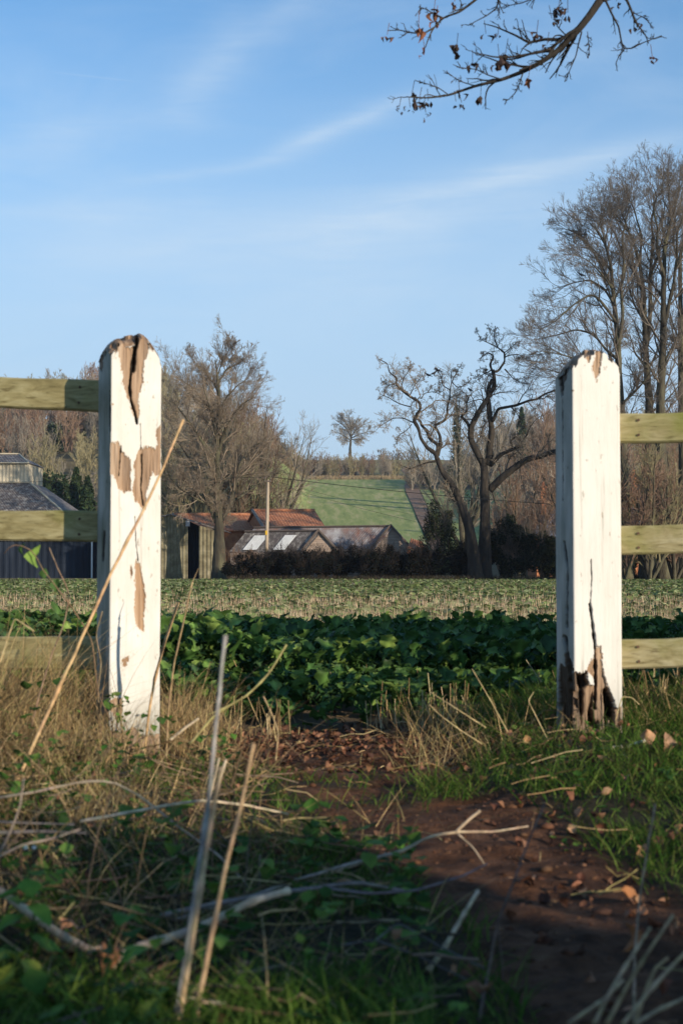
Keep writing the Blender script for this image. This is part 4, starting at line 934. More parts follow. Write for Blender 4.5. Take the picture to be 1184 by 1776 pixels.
# terracotta roofed farm building
YR = 122
def tiled(px0, px1, ridge, ex0, ex1, eave, Y, label, left_rake=True):
    e = empty('tiled_barn', gpt((px0 + px1) / 2, Y), label=label, cat='barn'); run = 4.2
    rL, rR = P(px0, ridge, Y + run), P(px1, ridge, Y + run); eL, eR = P(ex0, eave, Y), P(ex1, eave, Y)
    rR[2] = rL[2]; eR[2] = eL[2]
    bL, bR = ridge_roof(e, rL, rR, eL, eR, 0, M_tile, None, pitch=.24, amp=.025, th=.1)
    m = MB(); w0, w1 = eL + (.25, .35, -.08), eR + (-.25, .35, -.08)
    m.box(((w0[0] + w1[0]) / 2, Y + .5, (w0[2] - .6) / 2), (w1[0] - w0[0], .3, w0[2] + .6)); m.build('front_wall', M_brick, e)
    for s, (E_, R_, B_) in ((0, (eL, rL, bL)), (1, (eR, rR, bR))):
        m = MB(); dx = .2 if s == 0 else -.2
        a = E_ + (dx, .4, -.15); b = B_ + (dx, -.4, -.15); c = R_ + (dx, 0, -.2)
        base = lambda q: np.array([q[0], q[1], -.6])
        m.add([a, c, b, base(b), base(a)], [(0, 1, 2)], [(4, 0, 2, 3)]); m.build('gable', M_brick, e)
    m = MB(); m.tube([eL + (0, -.05, .05), rL + (0, 0, .08)], .14, 4); m.build('barge_board', M_board, e)
    m = MB(); m.tube([rL + (0, 0, .05), rR + (0, 0, .05)], .13, 6); m.build('ridge_tiles', M_tile, e)
tiled(438, 546, 886, 458, 566, 917, 117, 'barn with a bright terracotta tiled roof behind the utility pole')
tiled(300, 434, 893, 310, 452, 920, 121, 'barn with a darker terracotta roof behind the tall tree trunk')

# weatherboarded sheds with sheet roofs
def shed(label, apex, ridge_far, eaL, eaR, Y, ridgeY, roofmat, strips=None, moss=False):
    """gable faces the viewer; ridge runs away to the left"""
    e = empty('weatherboard_shed', gpt(apex[0], Y), label=label, cat='shed')
    A = P(apex[0], apex[1], Y); L_ = P(eaL[0], eaL[1], Y); Rr_ = P(eaR[0], eaR[1], Y)
    RF = P(ridge_far[0], ridge_far[1], ridgeY); d = RF - A; d[2] = 0; RF = A + d
    LF = L_ + d; Rf = Rr_ + d; over = -d / np.linalg.norm(d) * .25
    corrugated('roof', LF, L_ + over, A + over, RF, .2, .025, roofmat, e)
    corrugated('right_roof', Rr_ + over, Rf, RF, A + over, .2, .025, roofmat, e)
    # gable boards, lapped
    m = MB(); base = -.6; hgt = A[2] - base; nb = int(hgt / .18)
    for i in range(nb):
        z0_, z1_ = base + i * .18, base + (i + 1) * .18 - .002
        def xat(z):
            if z <= L_[2]: return L_[0] + .12, Rr_[0] - .12
            t = min(1, (z - L_[2]) / (A[2] - L_[2])); return L_[0] + .12 + (A[0] - L_[0] - .12) * t, Rr_[0] - .12 + (A[0] - Rr_[0] + .12) * t
        a0, b0 = xat(z0_); a1, b1 = xat(z1_)
        if b1 - a1 < .02: break
        m.add([(a0, Y - .02, z0_), (b0, Y - .02, z0_), (b1, Y + .02, z1_), (a1, Y + .02, z1_), (a0, Y + .05, z0_), (b0, Y + .05, z0_), (b1, Y + .05, z1_), (a1, Y + .05, z1_)],
              [(0, 1, 2, 3), (0, 4, 5, 1), (3, 2, 6, 7), (7, 6, 5, 4)])
    m.build('gable_boards', M_board, e)
    m = MB(); ov = np.array((0, -.16, .03)) + over * 0
    m.slab(L_ + ov, L_ + ov + (0, .05, .16), A + ov + (0, .05, .18), A + ov, .05); m.slab(A + ov, A + ov + (0, .05, .18), Rr_ + ov + (0, .05, .16), Rr_ + ov, .05)
    m.tube([A + ov + (0, 0, .1), L_ + ov + (0, 0, .05)], .09, 5); m.tube([A + ov + (0, 0, .1), Rr_ + ov + (0, 0, .05)], .09, 5); m.tube([A + (0, 0, .08), RF + (0, 0, .08)], .09, 6); m.build('barge_board', M_trim, e)
    m = MB(); lw = L_ + d * .0; m.box(((L_[0] + LF[0]) / 2, (L_[1] + LF[1]) / 2 + .2, L_[2] / 2 - .4), (.1, .1, .1)); 
    w = MB(); w.slab((L_[0] + .12, Y, base), (L_[0] + .12, Y, L_[2]), (LF[0] + .12, LF[1], L_[2]), (LF[0] + .12, LF[1], base), .08); w.build('side_wall', M_board, e)
    if strips:
        for (t0, t1) in strips:
            q = lambda t, s: (L_ + d * t) * (1 - s) + (A + d * t) * s + np.array((0, -.07, .09))
            corrugated('roof_sheet', q(t1, .05), q(t0, .05), q(t0, .78), q(t1, .78), .2, .02, M_white, e, th=.012)
    return e
shed('low weatherboard shed with rust-streaked grey roof, its gable the right one of two', (677, 914), (440, 917), (643, 952), (712, 952), 105, 109.5, M_rust)
shed('low weatherboard shed with two white roof sheets, right of the utility pole', (552, 922), (425, 926), (523, 957), (586, 957), 103, 106, M_asb, strips=[(.24, .40), (.62, .82)])
# collapsed tile heap roof
e = empty('tile_lean_to', gpt(722, 103), label='small orange tiled lean-to roof right of the right shed gable', cat='lean-to')
a, b, c, d = P(706, 950, 103), P(742, 958, 103), P(733, 940, 105), P(712, 934, 105)
corrugated('roof', a, b, c, d, .25, .04, M_tile, e, th=.08)
m = MB(); m.slab((a[0], 103.2, -.6), (b[0], 103.2, -.6), b + (0, .2, -.1), a + (0, .2, -.1), .1); m.build('wall', M_brick, e)
# slate roofed cottage right, and one behind the bushes
def cottage(label, pxl, pxr, ridge, eave, Y, chim, hipl):
    e = empty('cottage', gpt((pxl + pxr) / 2, Y), label=label, cat='house'); run = 3.5
    rL, rR = P(pxl + hipl, ridge, Y + run), P(pxr - hipl, ridge, Y + run); eL, eR = P(pxl, eave, Y), P(pxr, eave, Y); rR[2] = rL[2]; eR[2] = eL[2]
    bL, bR = ridge_roof(e, rL, rR, eL, eR, 0, M_slate, None, pitch=.3, amp=.02)
    m = MB(); m.slab(eL, rL, bL, bL + (0, 0, -.02), .05); m.slab(eR, bR, rR, rR + (.0, .01, 0), .05); m.build('hip', M_slate, e)
    m = MB(); m.box(((eL[0] + eR[0]) / 2, Y + run, (eL[2] - .7) / 2 + .0), (eR[0] - eL[0] - .6, run * 2 - .8, eL[2] + .6)); m.build('wall', M_brick, e)
    for (cx_, top, bot, w) in chim:
        t = P(cx_, top, Y + run - .4); b = P(cx_, bot, Y + run - .4); m = MB(); ww = w / F * Y
        m.box(((t[0]), t[1], (t[2] + b[2]) / 2), (ww, .7, t[2] - b[2])); m.box((t[0], t[1], t[2] + .06), (ww + .16, .86, .14))
        ch = m.build('chimney', M_brick, e)
        p = MB(); p.tube([(t[0], t[1], t[2] + .1), (t[0], t[1], t[2] + .55)], [.14, .11], 10); pp = p.build('chimney_pot', M_brick, e); 
        pp.parent = ch; 
    return e
cottage('slate-roofed cottage with two orange brick chimneys right of the right gatepost', 1062, 1150, 868, 925, 122, [(1098, 826, 885, 12), (1112, 838, 872, 10)], 22)
cottage('slate-roofed cottage with one tall chimney left of the right gatepost', 925, 1010, 884, 930, 126, [(941, 846, 893, 9)], 12)

# utility pole and wires
YU = 101; root = empty('utility_pole', gpt(462, YU), label='pale leaning wooden utility pole in front of the sheds', cat='pole')
b = gpt(461, YU, -.2); t = P(465, 832, YU)
m = MB(); m.tube([b, (b + t) / 2, t], [.15, .125, .1], 12); m.build('pole', noise_mat('pole_wood', (.25, .19, .13), (.45, .38, .29), 3, stretch=(1, 1, .2)), root)
m = MB(); m.box(t + (0, -.12, -.1), (.5, .06, .1)); m.tube([t + (-.2, -.12, 0), t + (-.2, -.12, .2)], .05, 8); m.tube([t + (.2, -.12, 0), t + (.2, -.12, .2)], .05, 8); m.build('insulator_bracket', M_trim, root)
m = MB(); m.box(P(462, 924, YU) + (0, -.14, 0), (.14, .02, .3)); m.build('warning_plate', noise_mat('yellow_plate', (.55, .33, .02), (.65, .4, .04), 3), root)
def wire(label, A, B, sag, r):
    A, B = np.array(A), np.array(B); t = np.linspace(0, 1, 40)[:, None]; p = A + (B - A) * t; p[:, 2] -= (4 * sag * t * (1 - t))[:, 0]
    m = MB(); m.tube(p, r, 5); o = m.build('overhead_wire', noise_mat('wire_black', (.01, .01, .01), (.03, .03, .03), 2)); tag(o, label, 'wire')
wire('thick upper wire from the pole rightwards across the pasture', t + (.2, -.12, .2), P(1250, 890, 92), .35, .022)
wire('lowest thin wire from the pole slanting down over the pasture', t + (.1, .1, -.15), P(820, 925, 112), .25, .010)
wire('thin wire between the thick one and the lowest one', t + (.15, .1, .0), P(840, 915, 112), .25, .009)
wire('wire running left from the pole past the tall tree and the barn', t + (-.2, -.12, .2), P(-60, 836, 112), .1, .014)

# ------------------------------------------------------------------ crows
def crow(label, px, py, Y, face):
    c = P(px, py, Y); e = empty('crow', c, face, label=label, cat='bird')
    rings = [(-.34, .0, -.09, .004, .02), (-.22, 0, -.05, .02, .03), (-.13, 0, -.01, .065, .06), (0, 0, .03, .09, .085), (.1, 0, .08, .075, .075), (.15, 0, .13, .045, .05), (.19, 0, .165, .045, .045), (.225, 0, .17, .03, .03), (.25, 0, .165, .014, .013), (.31, 0, .155, .003, .003)]
    V = []; n = 10
    for (x, y, z, ry, rz) in rings:
        for k in range(n):
            a = k * 2 * math.pi / n; V.append((x, ry * math.cos(a), z + rz * math.sin(a)))
    o = mesh_obj('body', V, grid_faces(len(rings), n, True), noise_mat('crow_feather', (.006, .006, .008), (.015, .015, .02), 20, .5), smooth_sh=True); o.parent = e
    m = MB(); m.tube([(0, .03, -.04), (.01, .03, -.15), (.05, .03, -.16)], .009, 5); m.tube([(0, -.03, -.04), (.01, -.03, -.15), (.05, -.03, -.16)], .009, 5)
    l = m.build('legs', MATS['crow_feather']); l.parent = e
for lab, px, py, Y, f in [('lowest and leftmost crow of the three perched together', 742, 651, 96.5, 2.6), ('middle crow of the three perched together', 752, 648, 96.4, .4), ('uppermost crow of the three perched together', 759, 643, 96.5, 2.9),
                         ('crow perched alone between the two twisted trees', 815, 677, 96, 2.2), ('crow perched far out on the thin right-hand twigs', 925, 614, 95, .2), ('crow on the outer left bough of the tree behind the gatepost', 1013, 411, 90, .5), ('crow halfway up, left of the main stem of the tree behind the gatepost', 1007, 477, 90, 2.7)]:
    crow(lab, px, py, Y, f)
HAZE = .00016

# ------------------------------------------------------------------ field: volunteers, stubble
def screen_scatter(n, y0, y1, pxr=(-350, 1550), rng=rs):
    inv = rng.uniform(1 / y1, 1 / y0, n); Y = 1 / inv; px = rng.uniform(*pxr, n); return (px - CX) / F * Y, Y, px
def leaf_clumps(X, Y, size, nl, cols, name, lift=.0, upright=.5):
    n = len(X); N_ = n * nl; X = np.repeat(X, nl); Y = np.repeat(Y, nl); s = np.repeat(size, nl) * rs.uniform(.6, 1.2, N_)
    a = rs.uniform(0, 6.283, N_); el = rs.uniform(.1, 1.1, N_) * upright + .15
    b = np.stack([X, Y, gz(X, Y) + lift], 1); d = np.stack([np.cos(a) * np.cos(el), np.sin(a) * np.cos(el), np.sin(el)], 1); w = np.stack([-np.sin(a), np.cos(a), 0 * a], 1)
    up = np.cross(d, w)
    V = np.stack([b, b + d * s[:, None] * .45 + w * s[:, None] * .16, b + d * s[:, None] * .7 + w * s[:, None] * .28 - up * s[:, None] * .02,
                  b + d * s[:, None] + np.array((0, 0, -.1)) * s[:, None], b + d * s[:, None] * .7 - w * s[:, None] * .28, b + d * s[:, None] * .45 - w * s[:, None] * .16], 1)
    Fx = np.arange(N_ * 6).reshape(-1, 6); C = np.repeat(pal(N_, cols, .3), 6, axis=0)
    return mesh_obj(name, V.reshape(-1, 3), Fx, M_leaf, None, cols=C)
X, Y, px = screen_scatter(85000, 11.5, 97)
row = CY + (HY - CY) + F * (CAMZ + .1) / Y
dens = .17 + .7 * smooth(1052, 1040, row) * (1 - .62 * np.exp(-((row - 1030 + (px - 592) * .006) / 4.5) ** 2)) + .25 * smooth(1060, 1048, row) * (px < 400)
dens *= np.clip(.75 + 1.6 * fbm(X / 3.5, Y / 6), .15, 1.3)
k = rs.rand(len(X)) < dens
o = leaf_clumps(X[k], Y[k], rs.uniform(.12, .23, k.sum()), 4, [(.15, .20, .065), (.21, .25, .09), (.28, .30, .14), (.10, .145, .045)], 'volunteer_crop')
tag(o, 'low sunlit green volunteer plants spread over the far field', 'crop', kind='stuff')
X, Y, px = screen_scatter(52000, 9.5, 75); k = rs.rand(len(X)) < np.interp(Y, [9, 23, 30, 75], [1, 1, .3, .2]); X, Y = X[k], Y[k]; m_ = len(X)
Y = np.round(Y / .17) * .17 + rs.normal(0, .012, m_)
o = blades(np.stack([X, Y, gz(X, Y)], 1), rs.uniform(.07, .17, m_), rs.uniform(.004, .008, m_) * np.clip(Y / 16, 1, 1.8), rs.uniform(0, 6.28, m_), rs.uniform(0, .3, m_), 0 * X, pal(m_, [(.50, .37, .24), (.42, .30, .20), (.33, .23, .15), (.56, .44, .30)], .3), 'far_stubble', M_dry, seg=1)
tag(o, 'rows of short straw coloured stubble in the far field', 'stubble', kind='stuff')

# crop leaves close by: lobed, ruffled
def crop_template(rng):
    nu, nv = 12, 5
    u = np.linspace(0, 1, nu)[:, None]; v = np.linspace(-1, 1, nv)[None]
    wid = np.interp(u[:, 0], [0, .12, .25, .36, .45, .58, .70, .80, .9, 1], [.02, .025, .09, .04, .17, .30, .24, .31, .18, .03]) * (1 + .25 * rng.randn(nu))
    x = u * 1.0 + 0 * v + .03 * rng.randn(nu, nv) * (np.abs(v) > .6); y = v * wid[:, None]
    z = .05 * np.sin(u * 14 + rng.uniform(0, 6)) * np.abs(v) * (u > .3) + .04 * rng.randn(nu, nv) * (np.abs(v) > .6) * (u > .3) + .10 * np.abs(v) * (u > .4)
    z = z + .38 * u - .62 * u ** 2.2 * rng.uniform(.5, 1.3)
    return np.stack([x + 0 * y, y, z], -1).reshape(-1, 3), grid_faces(nu, nv)
def crop(npl, pts_fn, label):
    rg = np.random.RandomState(17); T_ = [crop_template(rg) for _ in range(10)]
    Vs = []; Cs = []; Fs = []; off = 0
    for (x, y, s) in pts_fn(rg, npl):
        nl = rg.randint(6, 10); b00 = np.array((x, y, float(gz(x, y))))
        for i in range(nl):
            V, Fq = T_[rg.randint(10)]; az = rg.uniform(0, 6.283); el = rg.uniform(.25, 1.15); L_ = s * rg.uniform(.6, 1.15); hz_ = rg.uniform(0, .17 if y > 6.5 else .08); b = b00 + np.array((rg.normal(0, .02), rg.normal(0, .02), hz_))
            c, q = math.cos(el), math.sin(el); W = V * L_; W = np.stack([W[:, 0] * c - W[:, 2] * q, W[:, 1], W[:, 0] * q + W[:, 2] * c], 1)
            ro = rg.normal(0, .35); c, q = math.cos(az), math.sin(az); W[:, 2] += W[:, 1] * ro
            W = np.stack([W[:, 0] * c - W[:, 1] * q, W[:, 0] * q + W[:, 1] * c, W[:, 2]], 1) + b
            col = np.array([(.035, .08, .018), (.055, .11, .024), (.085, .15, .032), (.04, .08, .028), (.15, .22, .05)])[rg.choice(5, p=[.3, .27, .2, .15, .08])] * rg.uniform(.8, 1.2)
            mid = np.tile(1 + .8 * np.exp(-(np.linspace(-1, 1, 5) / .25) ** 2), 12)[:, None]
            Vs.append(W); Cs.append(col[None] * mid); Fs.append(Fq + off); off += len(W)
    o = mesh_obj('leafy_crop', np.concatenate(Vs), np.concatenate(Fs), M_crop, None, smooth_sh=True, cols=np.concatenate(Cs))
    tag(o, label, 'crop', kind='stuff')
def cpts(rg, n):
    out = []
    while len(out) < n:
        y = rg.uniform(5.5, 10.4); x = rg.uniform(-.36 * y - .4, .36 * y + .4)
        front = 5.62 + .22 * fbm(x * 1.3 + 5, 0) * 2
        if y < front: continue
        p = 1.0 if y > 6.5 else .35 + .65 * (y - front) / .6
        if rg.rand() > p: continue
        edge = 10.1 + .5 * fbm(x * .7, 3)
        if y > edge: continue
        out.append((x, y, (.085 if y < 6.6 else .108) * rg.uniform(.65, 1.35)))
    return out
crop(4300, cpts, 'dark green leafy crop filling the view between the gateposts')
# near stubble among the crop
m_ = 3200; X = rs.uniform(-2.6, 2.6, m_); Y = np.clip(rs.normal(5.8, .3, m_), 5.3, 7.6); k = (fbm(X * 4.4 + 8, Y * 1.5) > .0); X, Y = X[k], Y[k]; m_ = len(X)
X = X + .02 * rs.randn(m_)
def stem_bunch(X, Y, h, r, lean, cols, name, label, cat, top_flare=1.0):
    m = len(X); az = rs.uniform(0, 6.28, m); t = np.linspace(0, 1, 3)[None, :, None]
    d = np.stack([np.cos(az) * lean, np.sin(az) * lean, np.ones(m)], 1) * h[:, None]
    Pm = np.stack([X, Y, gz(X, Y) - .01], 1)[:, None] + d[:, None] * t; Rm = r[:, None] * np.array([1, .95, .9])[None]
    V, Fq = tube_batch(Pm, Rm, 5); C = np.repeat(cols, 15, axis=0)
    caps = np.array([[i * 15 + 10 + j for j in range(5)] for i in range(m)])
    o = mesh_obj(name, V, [Fq, caps], M_dry, None, cols=C); return tag(o, label, cat, kind='stuff')
stem_bunch(X, Y, rs.uniform(.03, .19, m_) * rs.uniform(.5, 1, m_) ** .5, rs.uniform(.001, .0026, m_), rs.normal(0, .3, m_), pal(m_, [(.38, .28, .14), (.48, .37, .21), (.26, .18, .09), (.18, .12, .06)], .25), 'straw_stubble', 'upright cut straw stalks along the front of the green crop', 'stubble')

# ------------------------------------------------------------------ gateway litter and leaves
LEAFT = []
for s in range(8):
    rg = np.random.RandomState(900 + s); u = np.linspace(0, 1, 7)[:, None]; v = np.linspace(-1, 1, 5)[None]
    w = np.interp(u[:, 0], np.linspace(0, 1, 7), [.03, .22, .36, .40, .33, .18, .01])[:, None] * (1 + .12 * rg.randn(7, 1))
    x = u + 0 * v; y = v * w; z = .28 * (np.abs(v) ** 1.6) * rg.uniform(.2, 1.4) * (w / .4) + .25 * np.sin(u * 3.1 * rg.uniform(.6, 1.5)) * rg.choice([-1, 1]) + .05 * rg.randn(7, 5)
    LEAFT.append((np.stack([x - .5, y, z], -1).reshape(-1, 3), grid_faces(7, 5)))
def place_leaves(pos, size, name, label, cols, tilt=.5, cat='leaves'):
    n = len(pos); Vs = []; Cs = []; Fs = []; off = 0
    C0 = pal(n, cols, .3)
    for i in range(n):
        V, Fq = LEAFT[rs.randint(8)]; V = V * size[i]
        ax = rs.randn(3) * (tilt, tilt, 0); ax[2] = rs.uniform(0, 6.28)
        cx, sx = math.cos(ax[0]), math.sin(ax[0]); V = np.stack([V[:, 0], V[:, 1] * cx - V[:, 2] * sx, V[:, 1] * sx + V[:, 2] * cx], 1)
        cx, sx = math.cos(ax[1]), math.sin(ax[1]); V = np.stack([V[:, 0] * cx + V[:, 2] * sx, V[:, 1], -V[:, 0] * sx + V[:, 2] * cx], 1)
        cx, sx = math.cos(ax[2]), math.sin(ax[2]); V = np.stack([V[:, 0] * cx - V[:, 1] * sx, V[:, 0] * sx + V[:, 1] * cx, V[:, 2]], 1)
        V[:, 2] -= V[:, 2].min() + size[i] * .05
        Vs.append(V + pos[i]); Fs.append(Fq + off); off += len(V); Cs.append(np.repeat(C0[i:i + 1], len(V), 0))
    return mesh_obj(name, np.concatenate(Vs), np.concatenate(Fs), M_leafd, None, smooth_sh=True, cols=np.concatenate(Cs))
M_leafd = col_mat('dead_leaf', .7, .15, .3, .4, 25)
BR = [(.13, .052, .027), (.19, .082, .042), (.09, .036, .02), (.26, .13, .07), (.055, .024, .014), (.16, .075, .045)]
n = 1900; X = rs.uniform(-.9, .75, n); Y = np.where(rs.rand(n) < .6, rs.normal(5.08, .25, n), rs.uniform(4.2, 5.6, n)); k = np.abs(Y - 4.63 + .05 * X + .05 * fbm(X * 7, Y * 7)) > .08; X, Y = X[k], Y[k]; n = len(X)
o = place_leaves(np.stack([X, Y, gz(X, Y)], 1), rs.uniform(.014, .034, n), 'leaf_litter', '', BR); tag(o, 'brown dead leaves carpeting the gateway', 'leaves', kind='stuff')
n = 750; X = rs.uniform(-1.3, 1.3, n); Y = rs.uniform(1.7, 4.8, n); k = rs.rand(n) < np.where(path_mask(X, Y) > .4, .10, .6); k |= (X > .35) & (Y < 3.8); X, Y = X[k], Y[k]; n = len(X)
o = place_leaves(np.stack([X, Y, gz(X, Y) + rs.uniform(0, .03, n) * (path_mask(X, Y) < .4)], 1), rs.uniform(.013, .032, n), 'fallen_leaves', '', BR + [(.4, .2, .1), (.36, .2, .11)], .7); tag(o, 'scattered russet leaves in the verge grass', 'leaves', kind='stuff')
for lab, px_, py_, Y_, s in [('large pale curled dead leaf in the grass right of the white gatepost', 1152, 1300, 4.05, .058), ('broad russet dead leaf leaning on the pale stick at the right', 1122, 1283, 4.1, .052), ('russet dead leaf on the soil path at the lower right', 1112, 1628, 2.25, .06),
                             ('curled brown leaf on the right bank above the path', 1098, 1566, 2.6, .05), ('orange-brown dead leaf among the stems at the lower left', 184, 1662, 2.0, .045)]:
    p = P(px_, py_, Y_); p[2] = max(p[2] - .02, float(gz(p[0], p[1])) + .005)
    o = place_leaves(p[None], np.array([s]), 'dead_leaf', '', [(.42, .23, .13)] if 'pale' in lab else [(.33, .13, .05)], .7); tag(o, lab, 'leaf')
# clods and pebbles on the soil
rg = np.random.RandomState(5); n = 7000; X = rg.uniform(-.8, 1.0, n); Y = rg.uniform(1.7, 5.6, n); k = path_mask(X, Y) > .5; X, Y = X[k], Y[k]; n = len(X)
ico = np.array([(0, 0, 1), (.9, 0, .35), (.28, .85, .3), (-.72, .5, .35), (-.7, -.55, .3), (.3, -.85, .35), (.7, .5, -.4), (-.28, .85, -.4), (-.9, 0, -.4), (-.28, -.85, -.4), (.72, -.5, -.4), (0, 0, -1)])
icf = np.array([(0,1,2),(0,2,3),(0,3,4),(0,4,5),(0,5,1),(1,6,2),(2,7,3),(3,8,4),(4,9,5),(5,10,1),(2,6,7),(3,7,8),(4,8,9),(5,9,10),(1,10,6),(11,7,6),(11,8,7),(11,9,8),(11,10,9),(11,6,10)])
S = .0018 + .0065 * (rg.uniform(0, 1, n) ** 4)[:, None, None] * (1 + (rg.rand(n, 1, 1) > .93) * 1.5)
V = ico[None] * S * rg.uniform(.6, 1.3, (n, 12, 1)) * np.array([1.2, 1, .7]) + np.stack([X, Y, gz(X, Y)], 1)[:, None]
o = mesh_obj('soil_clods', V.reshape(-1, 3), (icf[None] + (np.arange(n) * 12)[:, None, None]).reshape(-1, 3), M_dry, None, cols=np.repeat(pal(n, [(.07, .032, .018), (.10, .048, .027), (.14, .075, .045)], .3), 12, 0), smooth_sh=True)
tag(o, 'crumbs of brown earth on the bare path', 'soil', kind='stuff')

# ------------------------------------------------------------------ grass
GREEN = [(.03, .075, .010), (.05, .105, .016), (.085, .15, .024), (.13, .19, .04), (.045, .065, .016), (.10, .10, .03)]
STRAW = [(.36, .25, .12), (.46, .34, .17), (.24, .16, .075), (.15, .10, .05), (.30, .24, .10), (.10, .07, .035)]
def gpos(X, Y): return np.stack([X, Y, gz(X, Y) - .005], 1)
def scat(n, dens, x=(-1.9, 1.9), y=(1.45, 5.7)):
    X = rs.uniform(*x, n * 4); Y = rs.uniform(*y, n * 4) if True else 0
    k = (np.abs(X) < .33 * Y + .25) & (rs.rand(n * 4) < dens(X, Y)); X, Y = X[k][:n], Y[k][:n]; return X, Y
off = lambda X, Y: 1 - path_mask(X, Y)
postfree = lambda X, Y: 1.0 * (np.hypot(X + .69, Y - 4.68) > .14) * (np.hypot(X - .815, Y - 4.68) > .13)
# green sward: right bank
d_r = lambda X, Y: off(X, Y) * postfree(X, Y) * np.where((Y > 4.1) & (Y < 4.62) & (np.abs(X - .82) < .16), .35, 1) * np.where(X > .2, 1, 0) * np.clip(.75 + 2.6 * fbm(X * 3, Y * 3), .05, 1)
X, Y = scat(26000, d_r); n = len(X)
o = blades(gpos(X, Y), rs.uniform(.03, .085, n) * (1 + .6 * (Y > 4.4)), rs.uniform(.0022, .0045, n), rs.uniform(0, 6.28, n), rs.uniform(.1, .8, n), rs.uniform(.1, 1, n), pal(n, GREEN, .25), 'green_grass', M_grass)
tag(o, 'short green grass on the bank at the right gatepost', 'grass', kind='stuff')
# left verge: sparser grass
d_l = lambda X, Y: off(X, Y) * postfree(X, Y) * np.where(X < .35, 1, 0) * np.clip(.45 + 2.8 * fbm(X * 2.6 + 7, Y * 2.6), .04, 1) * np.where((Y > 4.3) & (X > -.55), .2, 1) * np.where((Y > 3.9) & (Y < 4.6) & (np.abs(X + .7) < .25), .3, 1)
X, Y = scat(24000, d_l); n = len(X)
o = blades(gpos(X, Y), rs.uniform(.02, .075, n), rs.uniform(.0022, .005, n), rs.uniform(0, 6.28, n), rs.uniform(.1, .8, n), rs.uniform(.1, 1, n), pal(n, GREEN + [(.12, .13, .03)], .25), 'green_grass', M_grass)
tag(o, 'green grass and weeds on the left side of the path', 'grass', kind='stuff')
# dead grass tussocks round the left post
def tuss(cx, cy, n, sp, h, lean=.5):
    return cx + rs.normal(0, sp, n), cy + rs.normal(0, sp, n), h * rs.uniform(.45, 1.1, n), rs.uniform(.0, lean, n)
def tussocks(lst, name, label, w=(.0012, .003), cols=STRAW, bend=(0, .9)):
    A = [tuss(*t) for t in lst]; X, Y, H, Ln = [np.concatenate(q) for q in zip(*A)]
    k = postfree(X, Y) > 0; X, Y, H, Ln = X[k], Y[k], H[k], Ln[k]; n = len(X)
    o = blades(gpos(X, Y), H, rs.uniform(*w, n), rs.uniform(0, 6.28, n), Ln, rs.uniform(*bend, n), pal(n, cols, .25), name, M_dry, seg=5)
    tag(o, label, 'grass', kind='stuff')
L_ = []
for i in range(78):
    y = rs.uniform(3.1, 5.2); x = rs.uniform(-.29 * y - .3, -.50); L_.append((x, y, 105, .08, rs.uniform(.10, .34) * (.62 if (-.95 < x < -.4 and y < 4.65) else 1), .8))
for i in range(16): L_.append((rs.uniform(-.6, -.42), rs.uniform(4.6, 5.3), 60, .045, rs.uniform(.14, .34), .5))
for i in range(22): L_.append((rs.uniform(-1.25, -.78), rs.uniform(4.1, 4.7), 75, .06, rs.uniform(.25, .46), .6))
tussocks(L_, 'dead_grass', 'dead straw coloured grass tangled round the peeling gatepost')
L_ = [(rs.uniform(.25, .85), rs.uniform(4.35, 5.3), 45, .05, rs.uniform(.1, .24), 1.0) for i in range(14)] + [(rs.uniform(.9, 1.6), rs.uniform(4.6, 5.5), 60, .07, rs.uniform(.08, .2), .8) for i in range(12)]
tussocks(L_, 'dead_grass', 'dead pale grass left and right of the rot-footed gatepost')
L_ = [(rs.uniform(-1.2, .1), rs.uniform(1.9, 3.6), 22, .10, rs.uniform(.06, .18), 1.3) for i in range(80)]
tussocks(L_, 'dead_grass', 'matted dead grass on the left verge of the path', bend=(0, 1.4))
# flattened straw on the gateway and verges
def flat_straw(X, Y, L_, r, name, label, cols=STRAW, lift=.012):
    n = len(X); a = rs.uniform(0, 6.28, n); t = np.linspace(-.5, .5, 4)[None]
    px_ = X[:, None] + np.cos(a)[:, None] * L_[:, None] * t; py_ = Y[:, None] + np.sin(a)[:, None] * L_[:, None] * t * .6
    pz = gz(px_, py_) + lift * rs.uniform(.4, 1.8, (n, 1)) + rs.normal(0, .08, (n, 1)) * L_[:, None] * t * 2 + rs.normal(0, .003, (n, 4))
    V, Fq = tube_batch(np.stack([px_, py_, pz], -1), np.repeat(r[:, None], 4, 1), 4)
    o = mesh_obj(name, V, Fq, M_dry, None, cols=np.repeat(pal(n, cols, .25), 16, 0)); tag(o, label, 'straw', kind='stuff')
n = 260; X = rs.uniform(-.9, .8, n); Y = np.where(rs.rand(n) < .55, rs.normal(5.1, .3, n), rs.uniform(3.9, 5.7, n)); flat_straw(X, Y, rs.uniform(.03, .16, n), rs.uniform(.0008, .002, n), 'loose_straw', 'loose straw lying across the gateway soil')
n = 520; X = rs.uniform(-1.3, .15, n); Y = rs.uniform(1.7, 4.3, n); k = path_mask(X, Y) < .3; X, Y = X[k], Y[k]; n = len(X); flat_straw(X, Y, rs.uniform(.05, .26, n), rs.uniform(.0007, .0024, n), 'dead_stalks', 'thin fallen dead stalks matted over the left verge', STRAW + [(.2, .15, .10), (.14, .10, .07), (.09, .07, .05)] * 2, .035)
n = 110; X = rs.uniform(.4, 1.4, n); Y = rs.uniform(2.0, 5.2, n); flat_straw(X, Y, rs.uniform(.04, .16, n), rs.uniform(.0008, .0018, n), 'loose_straw', 'loose straw caught in the grass of the right bank', lift=.03)
L_ = [(rs.uniform(-1.15, -.2), rs.uniform(2.3, 4.35), 9, .05, rs.uniform(.16, .42), 1.1) for i in range(42)]
